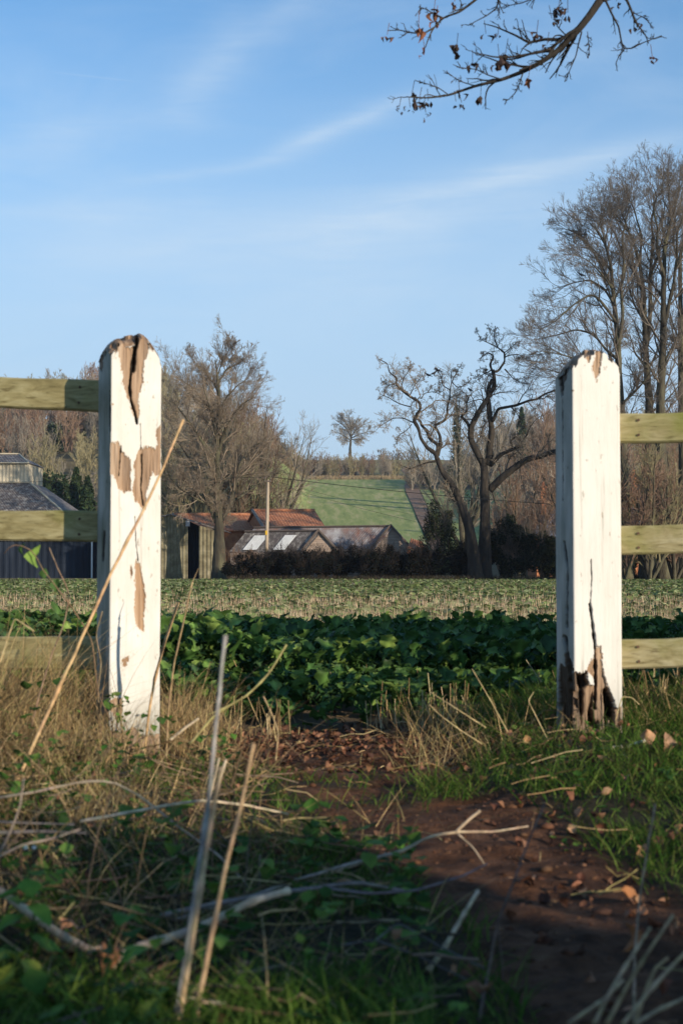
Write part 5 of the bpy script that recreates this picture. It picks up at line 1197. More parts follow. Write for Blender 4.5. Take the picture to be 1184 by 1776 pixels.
tussocks(L_, 'stem_tangle', 'tangle of taller dead brown stems arching over the left verge', w=(.0018, .0045), cols=[(.22, .15, .08), (.12, .08, .05), (.32, .23, .12), (.07, .05, .035)], bend=(.1, 1.3))
L_ = [(rs.uniform(-1.0, .05), rs.uniform(1.8, 3.2), 10, .06, rs.uniform(.05, .15), 1.6) for i in range(50)]
tussocks(L_, 'stem_tangle', 'low dark dead stems crossing the lower left foreground', w=(.0014, .0034), cols=[(.22, .15, .08), (.10, .07, .045), (.34, .25, .14), (.06, .045, .03)], bend=(.2, 1.4))
# broad-leaved weeds at the left
def weeds(lst, name, label, cols):
    Vs = []; Cs = []; Fs = []; off_ = 0
    for (x, y, h, n_, s) in lst:
        b = np.array((x, y, float(gz(x, y))))
        for i in range(n_):
            V, Fq = LEAFT[rs.randint(8)]; V = V * np.array([1, 1.15, .45]) * s * rs.uniform(.6, 1.2); V[:, 0] += s * .4
            az = rs.uniform(0, 6.28); el = rs.uniform(-.3, .9); c, q = math.cos(el), math.sin(el); V = np.stack([V[:, 0] * c - V[:, 2] * q, V[:, 1], V[:, 0] * q + V[:, 2] * c], 1)
            c, q = math.cos(az), math.sin(az); V = np.stack([V[:, 0] * c - V[:, 1] * q, V[:, 0] * q + V[:, 1] * c, V[:, 2]], 1) + b + np.array((rs.normal(0, .02), rs.normal(0, .02), h * rs.uniform(.1, 1)))
            Vs.append(V); Fs.append(Fq + off_); off_ += len(V); Cs.append(np.repeat(pal(1, cols, .25), len(V), 0))
    o = mesh_obj(name, np.concatenate(Vs), np.concatenate(Fs), M_grassl, None, smooth_sh=True, cols=np.concatenate(Cs)); tag(o, label, 'weeds', kind='stuff')
M_grassl = col_mat('weed_leaf', .65, .35, .15, .25, 30)
WG = [(.05, .12, .02), (.08, .17, .03), (.13, .22, .045), (.035, .08, .018)]
weeds([(rs.uniform(-1.15, -.3), rs.uniform(3.0, 4.55), rs.uniform(.04, .22), rs.randint(5, 12), rs.uniform(.016, .036)) for i in range(75)], 'ground_ivy', 'small green leaves climbing through the dead grass by the peeling gatepost', WG)
weeds([(rs.uniform(-.75, .15), rs.uniform(1.45, 3.0), rs.uniform(.03, .14), rs.randint(4, 11), rs.uniform(.018, .04)) for i in range(100)], 'verge_weeds', 'green leafy weeds in the lower left foreground', WG)
weeds([(rs.uniform(.45, 1.3), rs.uniform(3.0, 4.9), rs.uniform(.01, .06), rs.randint(3, 8), rs.uniform(.015, .03)) for i in range(70)], 'bank_weeds', 'small weeds in the grass of the right bank', WG)
X = rs.uniform(-.55, .12, 2600); Y = rs.uniform(1.5, 1.98, 2600); n = 2600
o = blades(gpos(X, Y), rs.uniform(.04, .11, n), rs.uniform(.003, .006, n), rs.uniform(0, 6.28, n), rs.uniform(.1, .8, n), rs.uniform(.1, 1, n), pal(n, GREEN[1:4], .2), 'green_grass', M_grass); tag(o, 'bright green grass tuft along the bottom left of the view', 'grass', kind='stuff')

# ------------------------------------------------------------------ tall stalks and fallen sticks, one by one
def stick(name, label, pts, r0, r1, col, cat='stalk', side=(), nodes=0, wob=.0006, mat=None, ground_last=False):
    """pts: (px,py,depth)"""
    r0 *= .72; r1 *= .72; p = [P(*q) for q in pts]
    for q in p:
        g = float(gz(q[0], q[1])); 
        if q[2] < g + .004: q[2] = g + .004
    q, r = resample(p, np.linspace(r0, r1, len(p)), 26, wob, rs)
    if nodes:
        r = r * (1 + .35 * (np.abs(((np.linspace(0, 1, 26) * nodes) % 1) - .5) > .44))
    m = MB(); V, Fq, Ft = tubes([(q, r)], 8); c = pal(len(V) // 8, [col], .12).repeat(8, 0); m.add(V, Fq, Ft, col=c)
    for s in side:
        sp_ = [P(*a) for a in s[0]]; qq, rr = resample(sp_, np.linspace(s[1], s[2], len(sp_)) * .72, 12, wob, rs); V, Fq, Ft = tubes([(qq, rr)], 6); m.add(V, Fq, Ft, col=col)
    o = m.build(name, mat or M_dry, None, smooth_sh=True); tag(o, label, cat)
    return o
TAN = (.50, .33, .17); GREY = (.20, .18, .16); PALE = (.56, .44, .29); DK = (.12, .09, .06); BRN = (.27, .18, .10)
stick('dry_stalk', 'long tan stalk leaning diagonally across the peeling gatepost', [(318, 728, 3.9), (262, 860, 3.85), (190, 1000, 3.75), (118, 1160, 3.7), (60, 1290, 3.65), (25, 1372, 3.6), (-10, 1440, 3.5)], .0045, .0075, TAN, nodes=3)
stick('dry_stalk', 'tan stalk with a cut top just right of the peeling gatepost', [(309, 1045, 4.35), (284, 1120, 4.4), (268, 1180, 4.45), (258, 1240, 4.45), (250, 1330, 4.45)], .006, .0055, TAN, nodes=2)
stick('dry_stalk', 'brown feathery stalk right of the cut-topped one', [(334, 1010, 4.3), (318, 1080, 4.32), (302, 1150, 4.36), (292, 1230, 4.4), (288, 1320, 4.4)], .003, .005, (.34, .24, .13), side=[([(330, 1020, 4.3), (338, 1000, 4.3), (345, 985, 4.3)], .002, .001)])
stick('dry_stalk', 'grey straight stem standing in front of the gateway, left of centre', [(391, 1102, 1.95), (376, 1240, 1.93), (362, 1390, 1.9), (345, 1500, 1.88), (325, 1640, 1.86), (305, 1765, 1.84)], .0034, .0048, (.30, .28, .25), nodes=2)
stick('dry_stalk', 'thicker tan stem close alongside the lower half of the grey stem', [(384, 1330, 1.87), (366, 1430, 1.86), (348, 1540, 1.84), (330, 1650, 1.83), (310, 1772, 1.8)], .0036, .0056, (.48, .33, .19), nodes=2)
stick('dry_stalk', 'tan stem right of the grey one, bottom of the view', [(440, 1290, 2.0), (418, 1400, 1.96), (392, 1500, 1.9), (370, 1610, 1.86), (352, 1700, 1.84), (338, 1768, 1.82)], .003, .0055, (.44, .29, .16), nodes=3)
stick('dry_stalk', 'jointed green-tan stem arching right over the gateway edge', [(330, 1290, 3.4), (372, 1240, 3.4), (430, 1205, 3.4), (465, 1170, 3.4), (497, 1118, 3.4)], .004, .003, (.36, .31, .13), nodes=3, side=[([(430, 1205, 3.4), (395, 1225, 3.38), (360, 1240, 3.36)], .003, .002)])
stick('dry_stalk', 'bent stem standing at the left side of the gateway soil', [(457, 1208, 3.6), (472, 1240, 3.6), (483, 1270, 3.6), (478, 1320, 3.6)], .0026, .0026, (.38, .27, .15))
stick('dry_stalk', 'pale cut stem pointing up right beside the foot of the peeling gatepost', [(296, 1283, 4.0), (322, 1262, 4.0), (345, 1246, 4.0)], .006, .005, PALE)
stick('dry_stalk', 'leaning stalk pair below the feet of the peeling gatepost', [(372, 1395, 2.9), (382, 1350, 2.92), (392, 1318, 2.95)], .005, .004, PALE, side=[([(362, 1392, 2.9), (372, 1350, 2.9), (380, 1315, 2.9)], .004, .003)])
stick('dry_stalk', 'dark thin stem bending in front of the soil path', [(945, 1390, 2.2), (915, 1460, 2.15), (890, 1530, 2.1), (862, 1600, 2.08), (845, 1690, 2.05), (830, 1770, 1.85)], .002, .0034, (.13, .09, .07), side=[([(890, 1530, 2.1), (910, 1520, 2.1), (925, 1513, 2.1)], .002, .001), ([(862, 1600, 2.08), (870, 1660, 2.06), (872, 1700, 2.05)], .0015, .001)])
stick('dry_stalk', 'tall brown stem at the lower right, in front of the bank', [(1135, 1395, 2.3), (1122, 1470, 2.25), (1108, 1560, 2.2), (1100, 1650, 2.1), (1098, 1770, 1.85)], .0022, .003, (.28, .19, .12))
stick('dry_stalk', 'bramble stem with a pale leaf under the middle left rail', [(8, 960, 3.7), (20, 940, 3.7), (60, 955, 3.7), (72, 985, 3.7), (100, 1020, 3.7), (130, 1060, 3.75), (160, 1110, 3.8), (170, 1200, 3.85)], .0016, .0028, (.22, .15, .09))
stick('dry_stalk', 'upright broken brown stem crossing the lower left rail', [(86, 950, 3.9), (100, 985, 3.9), (122, 1030, 3.9), (112, 1080, 3.9), (92, 1130, 3.9), (70, 1200, 3.9), (55, 1260, 3.9)], .002, .0034, (.25, .17, .11))
stick('dry_stalk', 'thin bent stem at the left edge over the lowest rail', [(0, 1150, 3.6), (18, 1095, 3.6), (26, 1072, 3.6), (60, 1095, 3.6)], .003, .002, (.46, .36, .19))
stick('dry_stalk', 'climbing stem up the shaded left side of the peeling gatepost', [(178, 1060, 4.45), (166, 1100, 4.45), (176, 1150, 4.45), (170, 1200, 4.45), (176, 1290, 4.45)], .003, .004, (.2, .15, .09))
for i, (lab, pts) in enumerate([('leftmost straw of the fan at the bottom right corner', [(1030, 1776, 1.62), (1062, 1712, 1.66), (1100, 1650, 1.72), (1126, 1610, 1.78)]), ('longest straw of the fan at the bottom right corner, steeply leaning', [(1052, 1776, 1.64), (1092, 1700, 1.7), (1130, 1640, 1.76), (1166, 1588, 1.82)]),
                 ('straw of the fan lying lowest toward the left at the bottom right', [(985, 1776, 1.66), (1015, 1755, 1.66), (1045, 1735, 1.68), (1080, 1700, 1.7)]), ('straw of the fan leaning furthest right at the right edge', [(1080, 1776, 1.6), (1120, 1725, 1.64), (1160, 1680, 1.68), (1200, 1640, 1.7)]),
                 ('short upright straw in the fan at the bottom right', [(1100, 1776, 1.66), (1118, 1720, 1.7), (1135, 1680, 1.74), (1156, 1662, 1.78)]), ('nearly flat straw low in the bottom right corner', [(1100, 1776, 1.6), (1140, 1752, 1.62), (1200, 1725, 1.65)])]):
    stick('dry_stalk', lab, pts, .0036, .0026, [(.36, .26, .15), (.30, .21, .11), (.40, .30, .18)][i % 3], nodes=2)
# straws in front of the right post
for i, (lab, pts) in enumerate([('long straw leaning left in front of the gateway, right side', [(842, 1262, 4.2), (800, 1235, 4.2), (745, 1200, 4.25)]), ('curved straw standing beside the rot-footed gatepost', [(880, 1270, 4.3), (850, 1215, 4.3), (818, 1160, 4.3)]), ('straw with bent head left of the rot-footed gatepost', [(950, 1285, 4.4), (925, 1235, 4.4), (915, 1215, 4.4), (925, 1200, 4.4)]),
                 ('straw arching right from the foot of the rot-footed gatepost', [(1066, 1250, 4.45), (1078, 1208, 4.45), (1095, 1210, 4.45), (1108, 1222, 4.45)]), ('low straw lying left across the leaf litter', [(835, 1290, 4.3), (800, 1268, 4.3), (762, 1240, 4.3), (744, 1222, 4.3)])]):
    stick('dry_stalk', lab, pts, .0028, .0018, (.46, .36, .18))
# fallen sticks
stick('fallen_branch', 'long forked pale branch lying over the soil path', [(560, 1525, 2.75), (640, 1492, 2.75), (700, 1475, 2.78), (745, 1450, 2.8), (790, 1443, 2.82), (862, 1442, 2.86), (915, 1433, 2.9)], .0062, .0024, (.44, .33, .22), 'branch',
      side=[([(790, 1443, 2.82), (812, 1422, 2.83), (832, 1406, 2.84)], .0045, .004), ([(793, 1446, 2.82), (820, 1470, 2.8), (840, 1500, 2.78)], .003, .002)])
stick('fallen_branch', 'thick pale stick rising to the right in the lower left', [(190, 1672, 2.1), (235, 1645, 2.12), (300, 1625, 2.14), (350, 1607, 2.17), (440, 1562, 2.2), (500, 1545, 2.25)], .0115, .0075, (.56, .42, .29), 'branch', nodes=4)
stick('fallen_branch', 'pale diagonal stick running down from the left edge', [(-20, 1530, 2.2), (50, 1583, 2.18), (110, 1625, 2.14), (165, 1652, 2.1), (174, 1650, 2.1)], .0085, .009, (.48, .36, .24), 'branch', nodes=3)
stick('fallen_branch', 'grey long stick running behind the two upright stems', [(280, 1588, 2.3), (400, 1562, 2.3), (470, 1550, 2.32), (545, 1540, 2.36), (620, 1530, 2.4), (700, 1545, 2.45)], .006, .004, (.22, .19, .17), 'branch')
stick('fallen_branch', 'second grey stick just above the long grey one', [(300, 1600, 2.4), (420, 1560, 2.45), (520, 1525, 2.5), (600, 1500, 2.55), (680, 1480, 2.6)], .005, .0035, (.30, .25, .21), 'branch')
stick('fallen_branch', 'short leaning stick at the left edge of the soil path', [(742, 1690, 2.12), (768, 1648, 2.16), (800, 1592, 2.2), (828, 1546, 2.26)], .0058, .0042, (.42, .33, .22), 'branch', nodes=3)
stick('fallen_branch', 'bleached long bent stem below the feet of the peeling gatepost', [(140, 1425, 2.8), (220, 1410, 2.8), (300, 1395, 2.8), (350, 1388, 2.85), (420, 1395, 2.9), (500, 1412, 2.95)], .005, .003, PALE, 'branch')
stick('fallen_branch', 'grey bent bramble stem left of the bleached one', [(-10, 1385, 2.9), (60, 1375, 2.9), (130, 1357, 2.9), (195, 1353, 2.9), (250, 1385, 2.86), (310, 1435, 2.8), (370, 1475, 2.75), (440, 1545, 2.6)], .004, .003, (.36, .28, .20), 'branch')
stick('fallen_branch', 'dark thin stick along the left edge, lowest of three', [(-20, 1445, 2.5), (70, 1442, 2.5), (150, 1445, 2.5)], .005, .003, (.16, .14, .13), 'branch', side=[([(-10, 1425, 2.5), (60, 1428, 2.5), (130, 1430, 2.5)], .003, .002)])
stick('fallen_branch', 'forked thin stem rising at the left edge of the view', [(-10, 1490, 2.3), (40, 1465, 2.3), (90, 1455, 2.32), (140, 1438, 2.34)], .003, .002, (.3, .24, .19), 'branch', side=[([(0, 1480, 2.3), (20, 1440, 2.3), (35, 1400, 2.3), (42, 1350, 2.3)], .003, .0015)])
stick('fallen_branch', 'dark thorny stem crossing above the soil path', [(560, 1540, 2.3), (640, 1550, 2.3), (720, 1545, 2.32), (800, 1520, 2.36), (845, 1498, 2.4)], .0036, .002, (.17, .14, .14), 'branch')
stick('fallen_branch', 'thin stick lying low between the stems and the path', [(590, 1640, 2.1), (650, 1630, 2.1), (730, 1660, 2.08), (810, 1700, 2.06)], .003, .002, (.12, .10, .09), 'branch')
stick('fallen_branch', 'short pale stub on the soil at mid path', [(688, 1583, 2.5), (730, 1590, 2.5), (744, 1595, 2.5)], .004, .003, (.42, .3, .2), 'branch')
stick('fallen_branch', 'small cut white stick at the bottom left centre', [(300, 1725, 1.86), (345, 1735, 1.85), (390, 1742, 1.85)], .004, .004, PALE, 'branch')
stick('fallen_branch', 'pale rib-marked stick lying in the grass right of the white gatepost', [(1060, 1310, 4.12), (1085, 1297, 4.12), (1118, 1284, 4.12)], .007, .0065, (.68, .6, .44), 'branch', nodes=7)
stick('fallen_branch', 'grey diagonal twig in the shade at the lower centre', [(640, 1640, 2.1), (690, 1600, 2.15), (760, 1640, 2.1), (840, 1680, 2.05)], .002, .002, (.13, .12, .11), 'branch')
# green leaves on the bramble stem by the fence
for lab, px_, py_, Y_, s, az in [('pale green folded leaf hanging below the middle left rail', 70, 965, 3.72, .06, 1.2), ('dark green leaf on the bramble below the middle left rail', 44, 952, 3.72, .03, 2.0), ('green leaf low on the bramble stem', 78, 995, 3.74, .03, .4), ('green leaf cluster where the bramble meets the field edge', 100, 1015, 3.75, .035, 3.0)]:
    V, Fq = LEAFT[2]; V = V * s; V = np.stack([V[:, 1], V[:, 2], -V[:, 0]], 1); c, q = math.cos(az), math.sin(az); V = np.stack([V[:, 0] * c - V[:, 1] * q, V[:, 0] * q + V[:, 1] * c, V[:, 2]], 1) + P(px_, py_, Y_)
    o = mesh_obj('bramble_leaf', V, Fq, M_grassl, None, smooth_sh=True, cols=np.tile([(.22, .34, .07)] if 'pale' in lab else [(.06, .12, .03)], (len(V), 1))); tag(o, lab, 'leaf')
# green nettle top lower left
for i, (lab, px_, py_, Y_, s) in enumerate([('nettle with two small white flowers at the left edge', 45, 1480, 2.05, 1.0), ('yellowing nettle at the bottom left edge', 25, 1640, 1.9, 1.1)]):
    t = P(px_, py_, Y_); b = G(t[0], t[1] + .03); e = empty('nettle', b, label=lab, cat='weed')
    m = MB(); m.tube([b, (b + t) / 2 + (.01, 0, 0), t], [.002, .0018, .001], 6); o = m.build('stem', M_grassl, e, smooth_sh=True)
    ca = o.data.color_attributes.new('Col', 'FLOAT_COLOR', 'POINT'); ca.data.foreach_set('color', np.tile([.10, .16, .04, 1], len(o.data.vertices)).astype(np.float32))
    for j in range(9):
        V, Fq = LEAFT[j % 8]; V = V * .05 * s * (1 - .05 * j) * np.array([1, 1.1, .4]); V[:, 0] += .026; az = j * 1.9 + i; c, q = math.cos(az), math.sin(az)
        V[:, 2] -= V[:, 0] * .5; V = np.stack([V[:, 0] * c - V[:, 1] * q, V[:, 0] * q + V[:, 1] * c, V[:, 2]], 1) + b + (t - b) * (.35 + .08 * j)
        mesh_obj('leaf', V, Fq, M_grassl, e, smooth_sh=True, cols=np.tile([(.12, .25, .04)] if i == 0 else [(.3, .33, .05)], (len(V), 1)))
    if i == 0:
        for dx in (0, .012):
            m = MB(); c0 = t + (dx, 0, .008); m.add(ico * .0032 + c0, icf); m.build('flower', M_white, e, smooth_sh=True)

# ------------------------------------------------------------------ tree whose bough hangs in from the upper right
YO = 5.0; rg = np.random.RandomState(62)
tx, ty = 4.4, 4.9; root = empty('overhanging_tree', G(tx, ty), label='nearby bare tree whose dark bough with withered leaves hangs in at the top right', cat='tree')
OB = lambda pts, w, dy=None: px_limb(pts, YO, (w[0] * .85, w[1] * 1.0), rng=rg, n=max(12, len(pts) * 5), dy=dy or 0, depth=.05)
S0 = P(1040, 0, YO)
trunk = [resample([G(tx, ty, -.2), G(tx, ty, 1.2), (tx + .1, ty + .1, 3.2), (tx, ty, 5.2), (tx + .2, ty + .3, 8)], [.2, .16, .13, .09, .03], 24, .004, rg),
         resample([(tx, ty, 2.6), (tx - .9, ty, 3.9), (2.4, 5.0, 4.3), (1.6, 5.0, 3.7), (1.15, 5.0, 3.05), S0], [.075, .055, .04, .03, .022, .016], 26, .003, rg),
         resample([(tx, ty, 3.6), (tx - .9, ty + .6, 5), (tx - 1.8, ty + 1.2, 6.2)], [.06, .04, .012], 14, .01, rg), resample([(tx, ty, 4), (tx + 1, ty - .6, 5.4), (tx + 1.7, ty - .8, 7)], [.06, .04, .012], 14, .01, rg)]
V, Fq, Ft = tubes(trunk, 9); mesh_obj('trunk', V, [Fq, Ft], M_barkd, root, smooth_sh=True)
main = [OB([(1040,0),(1021,28),(1003,51),(985,69),(962,92),(934,110),(907,124),(870,138),(824,149),(778,165),(741,170),(704,168)], (16, 2), .02),
        OB([(1021,24),(1000,50),(971,69),(945,68),(916,74),(895,62),(879,55),(858,46),(838,41)], (9, 1.6), .1), OB([(975,67),(955,83),(939,90),(910,95),(888,99),(856,99),(840,95),(822,92)], (7, 1.5), -.1),
        OB([(1010,45),(985,58),(962,78),(950,98),(925,112),(900,122)], (7, 3), -.05)]
# upper left bough reaches in from above
S1 = P(865, -60, YO)
main += [OB([(900,-80),(865,-40),(824,0),(796,21),(769,30),(750,50),(742,68),(737,83)], (7, 1.6), .05), OB([(752,48),(735,58),(714,57),(692,52),(672,53)], (4, 1.6)), OB([(872,-30),(860,15),(842,28),(826,36),(812,44)], (3.4, 1.3)),
         OB([(1049,0),(1062,28),(1072,46),(1077,74),(1083,85),(1072,98),(1067,110)], (5, 1.3)), OB([(1080,84),(1095,84),(1112,75),(1127,69),(1146,62)], (3, 1.2)), OB([(1086,0),(1094,18),(1100,37),(1118,60),(1124,75)], (6, 1.6)), OB([(1100,37),(1112,28),(1122,36),(1132,48)], (2.4, 1.2)),
         OB([(1008,55),(1002,78),(998,97),(988,120),(978,142)], (3.4, 1.3)), OB([(907,124),(900,145),(893,161),(879,175),(872,171)], (3, 1.2)), OB([(870,138),(845,130),(825,120),(800,118),(785,112)], (3, 1.1)), OB([(824,149),(800,142),(780,130),(768,122)], (2.6, 1)),
         OB([(778,165),(760,152),(742,146),(722,140)], (2.4, 1)), OB([(1018,55),(1020,75),(1021,95)], (1.8, .9)), OB([(768,31),(745,20),(730,12),(722,25)], (2.6, 1.1)), OB([(796,21),(800,5),(790,-10)], (2.4, 1.2)),
         OB([(916,74),(905,55),(890,48)], (2.4, 1)), OB([(985,66),(965,45),(958,20),(975,5)], (3, 1.2)), OB([(1040,2),(1075,-10),(1100,-20)], (9, 7)), OB([(1078,-12),(1086,0)], (7, 6)), OB([(1035,5),(1043,-5),(1049,0)], (6, 5)), OB([(940,-10),(905,5),(880,10),(865,4)], (3, 1.2))]
V, Fq, Ft = tubes(main + [resample([(2.0, 5.0, 4.05), (1.3, 5.0, 3.4), P(940, -60, YO), P(900, -80, YO)], [.03, .022, .014, .008], 14, .004, rg), resample([(1.15, 5.0, 3.05), P(1120, -60, YO), P(1100, -20, YO)], [.02, .013, .007], 10, .004, rg)], 6)
mesh_obj('bough', V, [Fq, Ft], M_barkd, root, smooth_sh=True)
b0 = to_batch(main, 14); b1 = grow(b0[0], b0[1], 9, .28, .75, n=7, noise=.22, trop=.0, rr=.65, rmin=.0019, rng=rg, Lmax=.22); b2 = grow(b1[0], b1[1], 2, .5, .8, n=4, noise=.25, trop=.03, rr=.7, rmin=.0013, rng=rg, Lmax=.09)
V, Fq = batches_mesh([b1, b2], 4); mesh_obj('twigs', V, Fq, M_barkd, root)
c0 = to_batch(trunk[:1] + trunk[2:], 12); c1 = grow(c0[0], c0[1], 9, .3, .8, n=6, noise=.2, trop=.1, rr=.5, rmin=.01, tmin=.4, rng=rg, Lmax=2); c2 = grow(c1[0], c1[1], 7, .45, .7, n=4, noise=.2, trop=.05, rr=.5, rmin=.004, rng=rg)
V, Fq = batches_mesh([c1, c2], 4); mesh_obj('crown', V, Fq, M_barkd, root)
# withered hanging leaf clusters
cl = [(726,52,1.3,1),(752,20,1.1,1),(757,34,.9,1),(791,84,1,0),(671,60,.6,1),(736,84,.5,1),(842,58,.8,0),(863,60,.5,0),(968,14,1,0),(956,32,.8,0),(930,58,.8,0),(876,92,.9,0),(866,108,1.3,0),(819,112,.9,0),(915,140,1,1),(940,100,.8,0),(833,165,1,0),(796,158,.8,0),(790,176,.5,0),(800,178,.5,0),(714,162,.7,0),(726,178,1,0),(738,195,.6,0),(742,175,.7,0),
      (1130,98,.7,1),(1021,92,.4,0),(1098,40,.7,0),(984,22,.8,0),(948,76,.6,0),(788,3,.6,1),(1068,2,.7,0),(692,185,.4,0),(711,186,.4,0)]
for i, (px_, py_, s, rd) in enumerate(cl):
    Vs = []; Fs = []; off_ = 0; c = P(px_, py_, YO + rg.uniform(-.15, .15)); top = c + (rg.uniform(-.01, .01), 0, .035 * s + .02)
    for j in range(rg.randint(3, 6)):
        V, Fq = LEAFT[rg.randint(8)]; V = V * .029 * s * rg.uniform(.7, 1.2) * np.array([1, .7, 1.5]); V[:, 0] += .016; el = -rg.uniform(.9, 1.5); cc, q = math.cos(el), math.sin(el); V = np.stack([V[:, 0] * cc - V[:, 2] * q, V[:, 1], V[:, 0] * q + V[:, 2] * cc], 1)
        az = rg.uniform(0, 6.28); cc, q = math.cos(az), math.sin(az); V = np.stack([V[:, 0] * cc - V[:, 1] * q, V[:, 0] * q + V[:, 1] * cc, V[:, 2]], 1) + c + rg.randn(3) * .006
        Vs.append(V); Fs.append(Fq + off_); off_ += len(V)
    V, Fq, Ft = tubes([resample([c, (c + top) / 2, top], [.0011, .001, .0012], 6)], 4); Vs.append(V); Fs.append(Fq + off_); off_ += len(V)
    V = np.concatenate(Vs); mesh_obj('withered_leaves', V, np.concatenate(Fs), M_leafd, root, smooth_sh=True, cols=pal(1, [(.19, .075, .035)] if rd else [(.05, .03, .022)], .2, rg).repeat(len(V), 0))

# ------------------------------------------------------------------ out-of-frame shrubs added on the right, shaped to shade the crop and verge
def thick(name, label, x, y, H, Rb, seed, n, size, cols):
    rg = np.random.RandomState(seed); b = G(x, y); e = empty(name, b, label=label, cat='shrub')
    st = [resample([b, b + (math.cos(a) * Rb * .4, math.sin(a) * Rb * .4, H * .5), b + (math.cos(a) * Rb * .9, math.sin(a) * Rb * .9, H * rg.uniform(.8, 1))], [.02, .014, .005], 8, .02, rg) for a in rg.uniform(0, 6.28, 9)]
    b0 = to_batch(st, 8); b1 = grow(b0[0], b0[1], 10, .4, .7, n=4, noise=.2, trop=.1, rmin=.003, rng=rg)
    V, Fq = batches_mesh([b0, b1], 4); mesh_obj('stems', V, Fq, M_twigd, e)
    V, Fq, C = leaf_cloud(rg, n, clump_shape(b + (0, 0, H * .5), np.array([Rb, Rb, H * .46]), 30, rg), size, cols); V[:, 2] = np.maximum(V[:, 2], .01); mesh_obj('foliage', V, Fq, M_leaf, e, cols=C)
LG = [(.03, .06, .015), (.05, .09, .02), (.07, .11, .03)]
for i, (x, y, H, Rb, n) in enumerate([(2.4, 5.35, 1.95, .5, 6500), (2.75, 6.1, 1.75, .55, 6500), (2.95, 6.9, 1.45, .55, 5500), (3.15, 7.7, 1.15, .5, 4200), (3.3, 8.5, .85, .5, 3400), (3.45, 9.3, .55, .45, 2400)]):
    thick('shade_shrub', ['tallest and nearest', 'second nearest', 'third nearest', 'fourth nearest', 'second farthest', 'smallest and farthest'][i] + ' leafy shrub added to shade the crop, unseen right of the gateway', x, y, H, Rb, 700 + i, n, .05, LG)
LOW = [(1.55, -.5, .95, .30, 700, 'closest to the path'), (2.65, -.45, 1.4, .30, 2400, 'just short of the fence'), (3.0, -.6, 1.5, .34, 2300, 'nearest the fence'), (2.75, -1.2, 1.6, .42, 2600, 'in the middle of the back row'),
       (3.35, -1.3, 1.7, .4, 2400, 'farthest to the right'), (1.9, -1.2, 1.2, .3, 700, 'set back by the path')]  # unseen shrubs added to throw dappled shade over the foreground
for i, (x, y, H, Rb, n, lab) in enumerate(LOW):
    thick('low_shade_shrub', 'low leafy shrub added for shade behind the viewer, ' + lab, x, y, H, Rb, 720 + i, n, .045, LG)

# ------------------------------------------------------------------ thin winter haze over the valley
mh, nth, bh = nodes_mat('haze_air'); nth.nodes.remove(bh); pv = N(nth, 'ShaderNodeVolumePrincipled'); pv.inputs['Color'].default_value = (.72, .82, .95, 1); pv.inputs['Density'].default_value = HAZE; pv.inputs['Anisotropy'].default_value = .2
nth.links.new(pv.outputs[0], nth.nodes['Material Output'].inputs['Volume'])
mb = MB(); mb.box((0, 1950, 39), (6400, 4180, 82)); hz_o = mb.build('haze', mh); tag(hz_o, 'thin pale air over the fields fading the far hill', 'haze', kind='stuff')

# ------------------------------------------------------------------ sky, sun, camera
w = bpy.data.worlds.new('World'); scene.world = w; w.use_nodes = True; nt = w.node_tree; bg = nt.nodes['Background']
sky = nt.nodes.new('ShaderNodeTexSky'); sky.sky_type = 'NISHITA'; sky.sun_disc = False
sun_dir = np.array([math.sin(SUN_AZ) * math.cos(SUN_EL), -math.cos(SUN_AZ) * math.cos(SUN_EL), math.sin(SUN_EL)])
sky.sun_elevation = SUN_EL; sky.sun_rotation = math.atan2(sun_dir[0], sun_dir[1]); sky.air_density = 1.0; sky.dust_density = .4; sky.ozone_density = 1.8; sky.altitude = 0
tc = nt.nodes.new('ShaderNodeTexCoord'); sx = nt.nodes.new('ShaderNodeSeparateXYZ'); nt.links.new(tc.outputs['Generated'], sx.inputs[0])
def M2(op, a, b=None, c=None):
    n = nt.nodes.new('ShaderNodeMath'); n.operation = op
    for i, v in enumerate((a, b, c)):
        if v is None: continue
        if isinstance(v, (int, float)): n.inputs[i].default_value = v
        else: nt.links.new(v, n.inputs[i])
    return n.outputs[0]
az = M2('ARCTAN2', sx.outputs[0], sx.outputs[1]); el = M2('ARCSINE', sx.outputs[2])
cmb = nt.nodes.new('ShaderNodeCombineXYZ'); nt.links.new(az, cmb.inputs[0]); nt.links.new(el, cmb.inputs[1])
def noise(scale, st, rot=0, det=6, rough=.6, dist=0):
    mp = nt.nodes.new('ShaderNodeMapping'); mp.inputs['Scale'].default_value = st; mp.inputs['Rotation'].default_value = (0, 0, rot); nt.links.new(cmb.outputs[0], mp.inputs[0])
    q = nt.nodes.new('ShaderNodeTexNoise'); q.inputs['Scale'].default_value = scale; q.inputs['Detail'].default_value = det; q.inputs['Roughness'].default_value = rough; q.inputs['Distortion'].default_value = dist
    nt.links.new(mp.outputs[0], q.inputs['Vector']); return q.outputs['Fac']
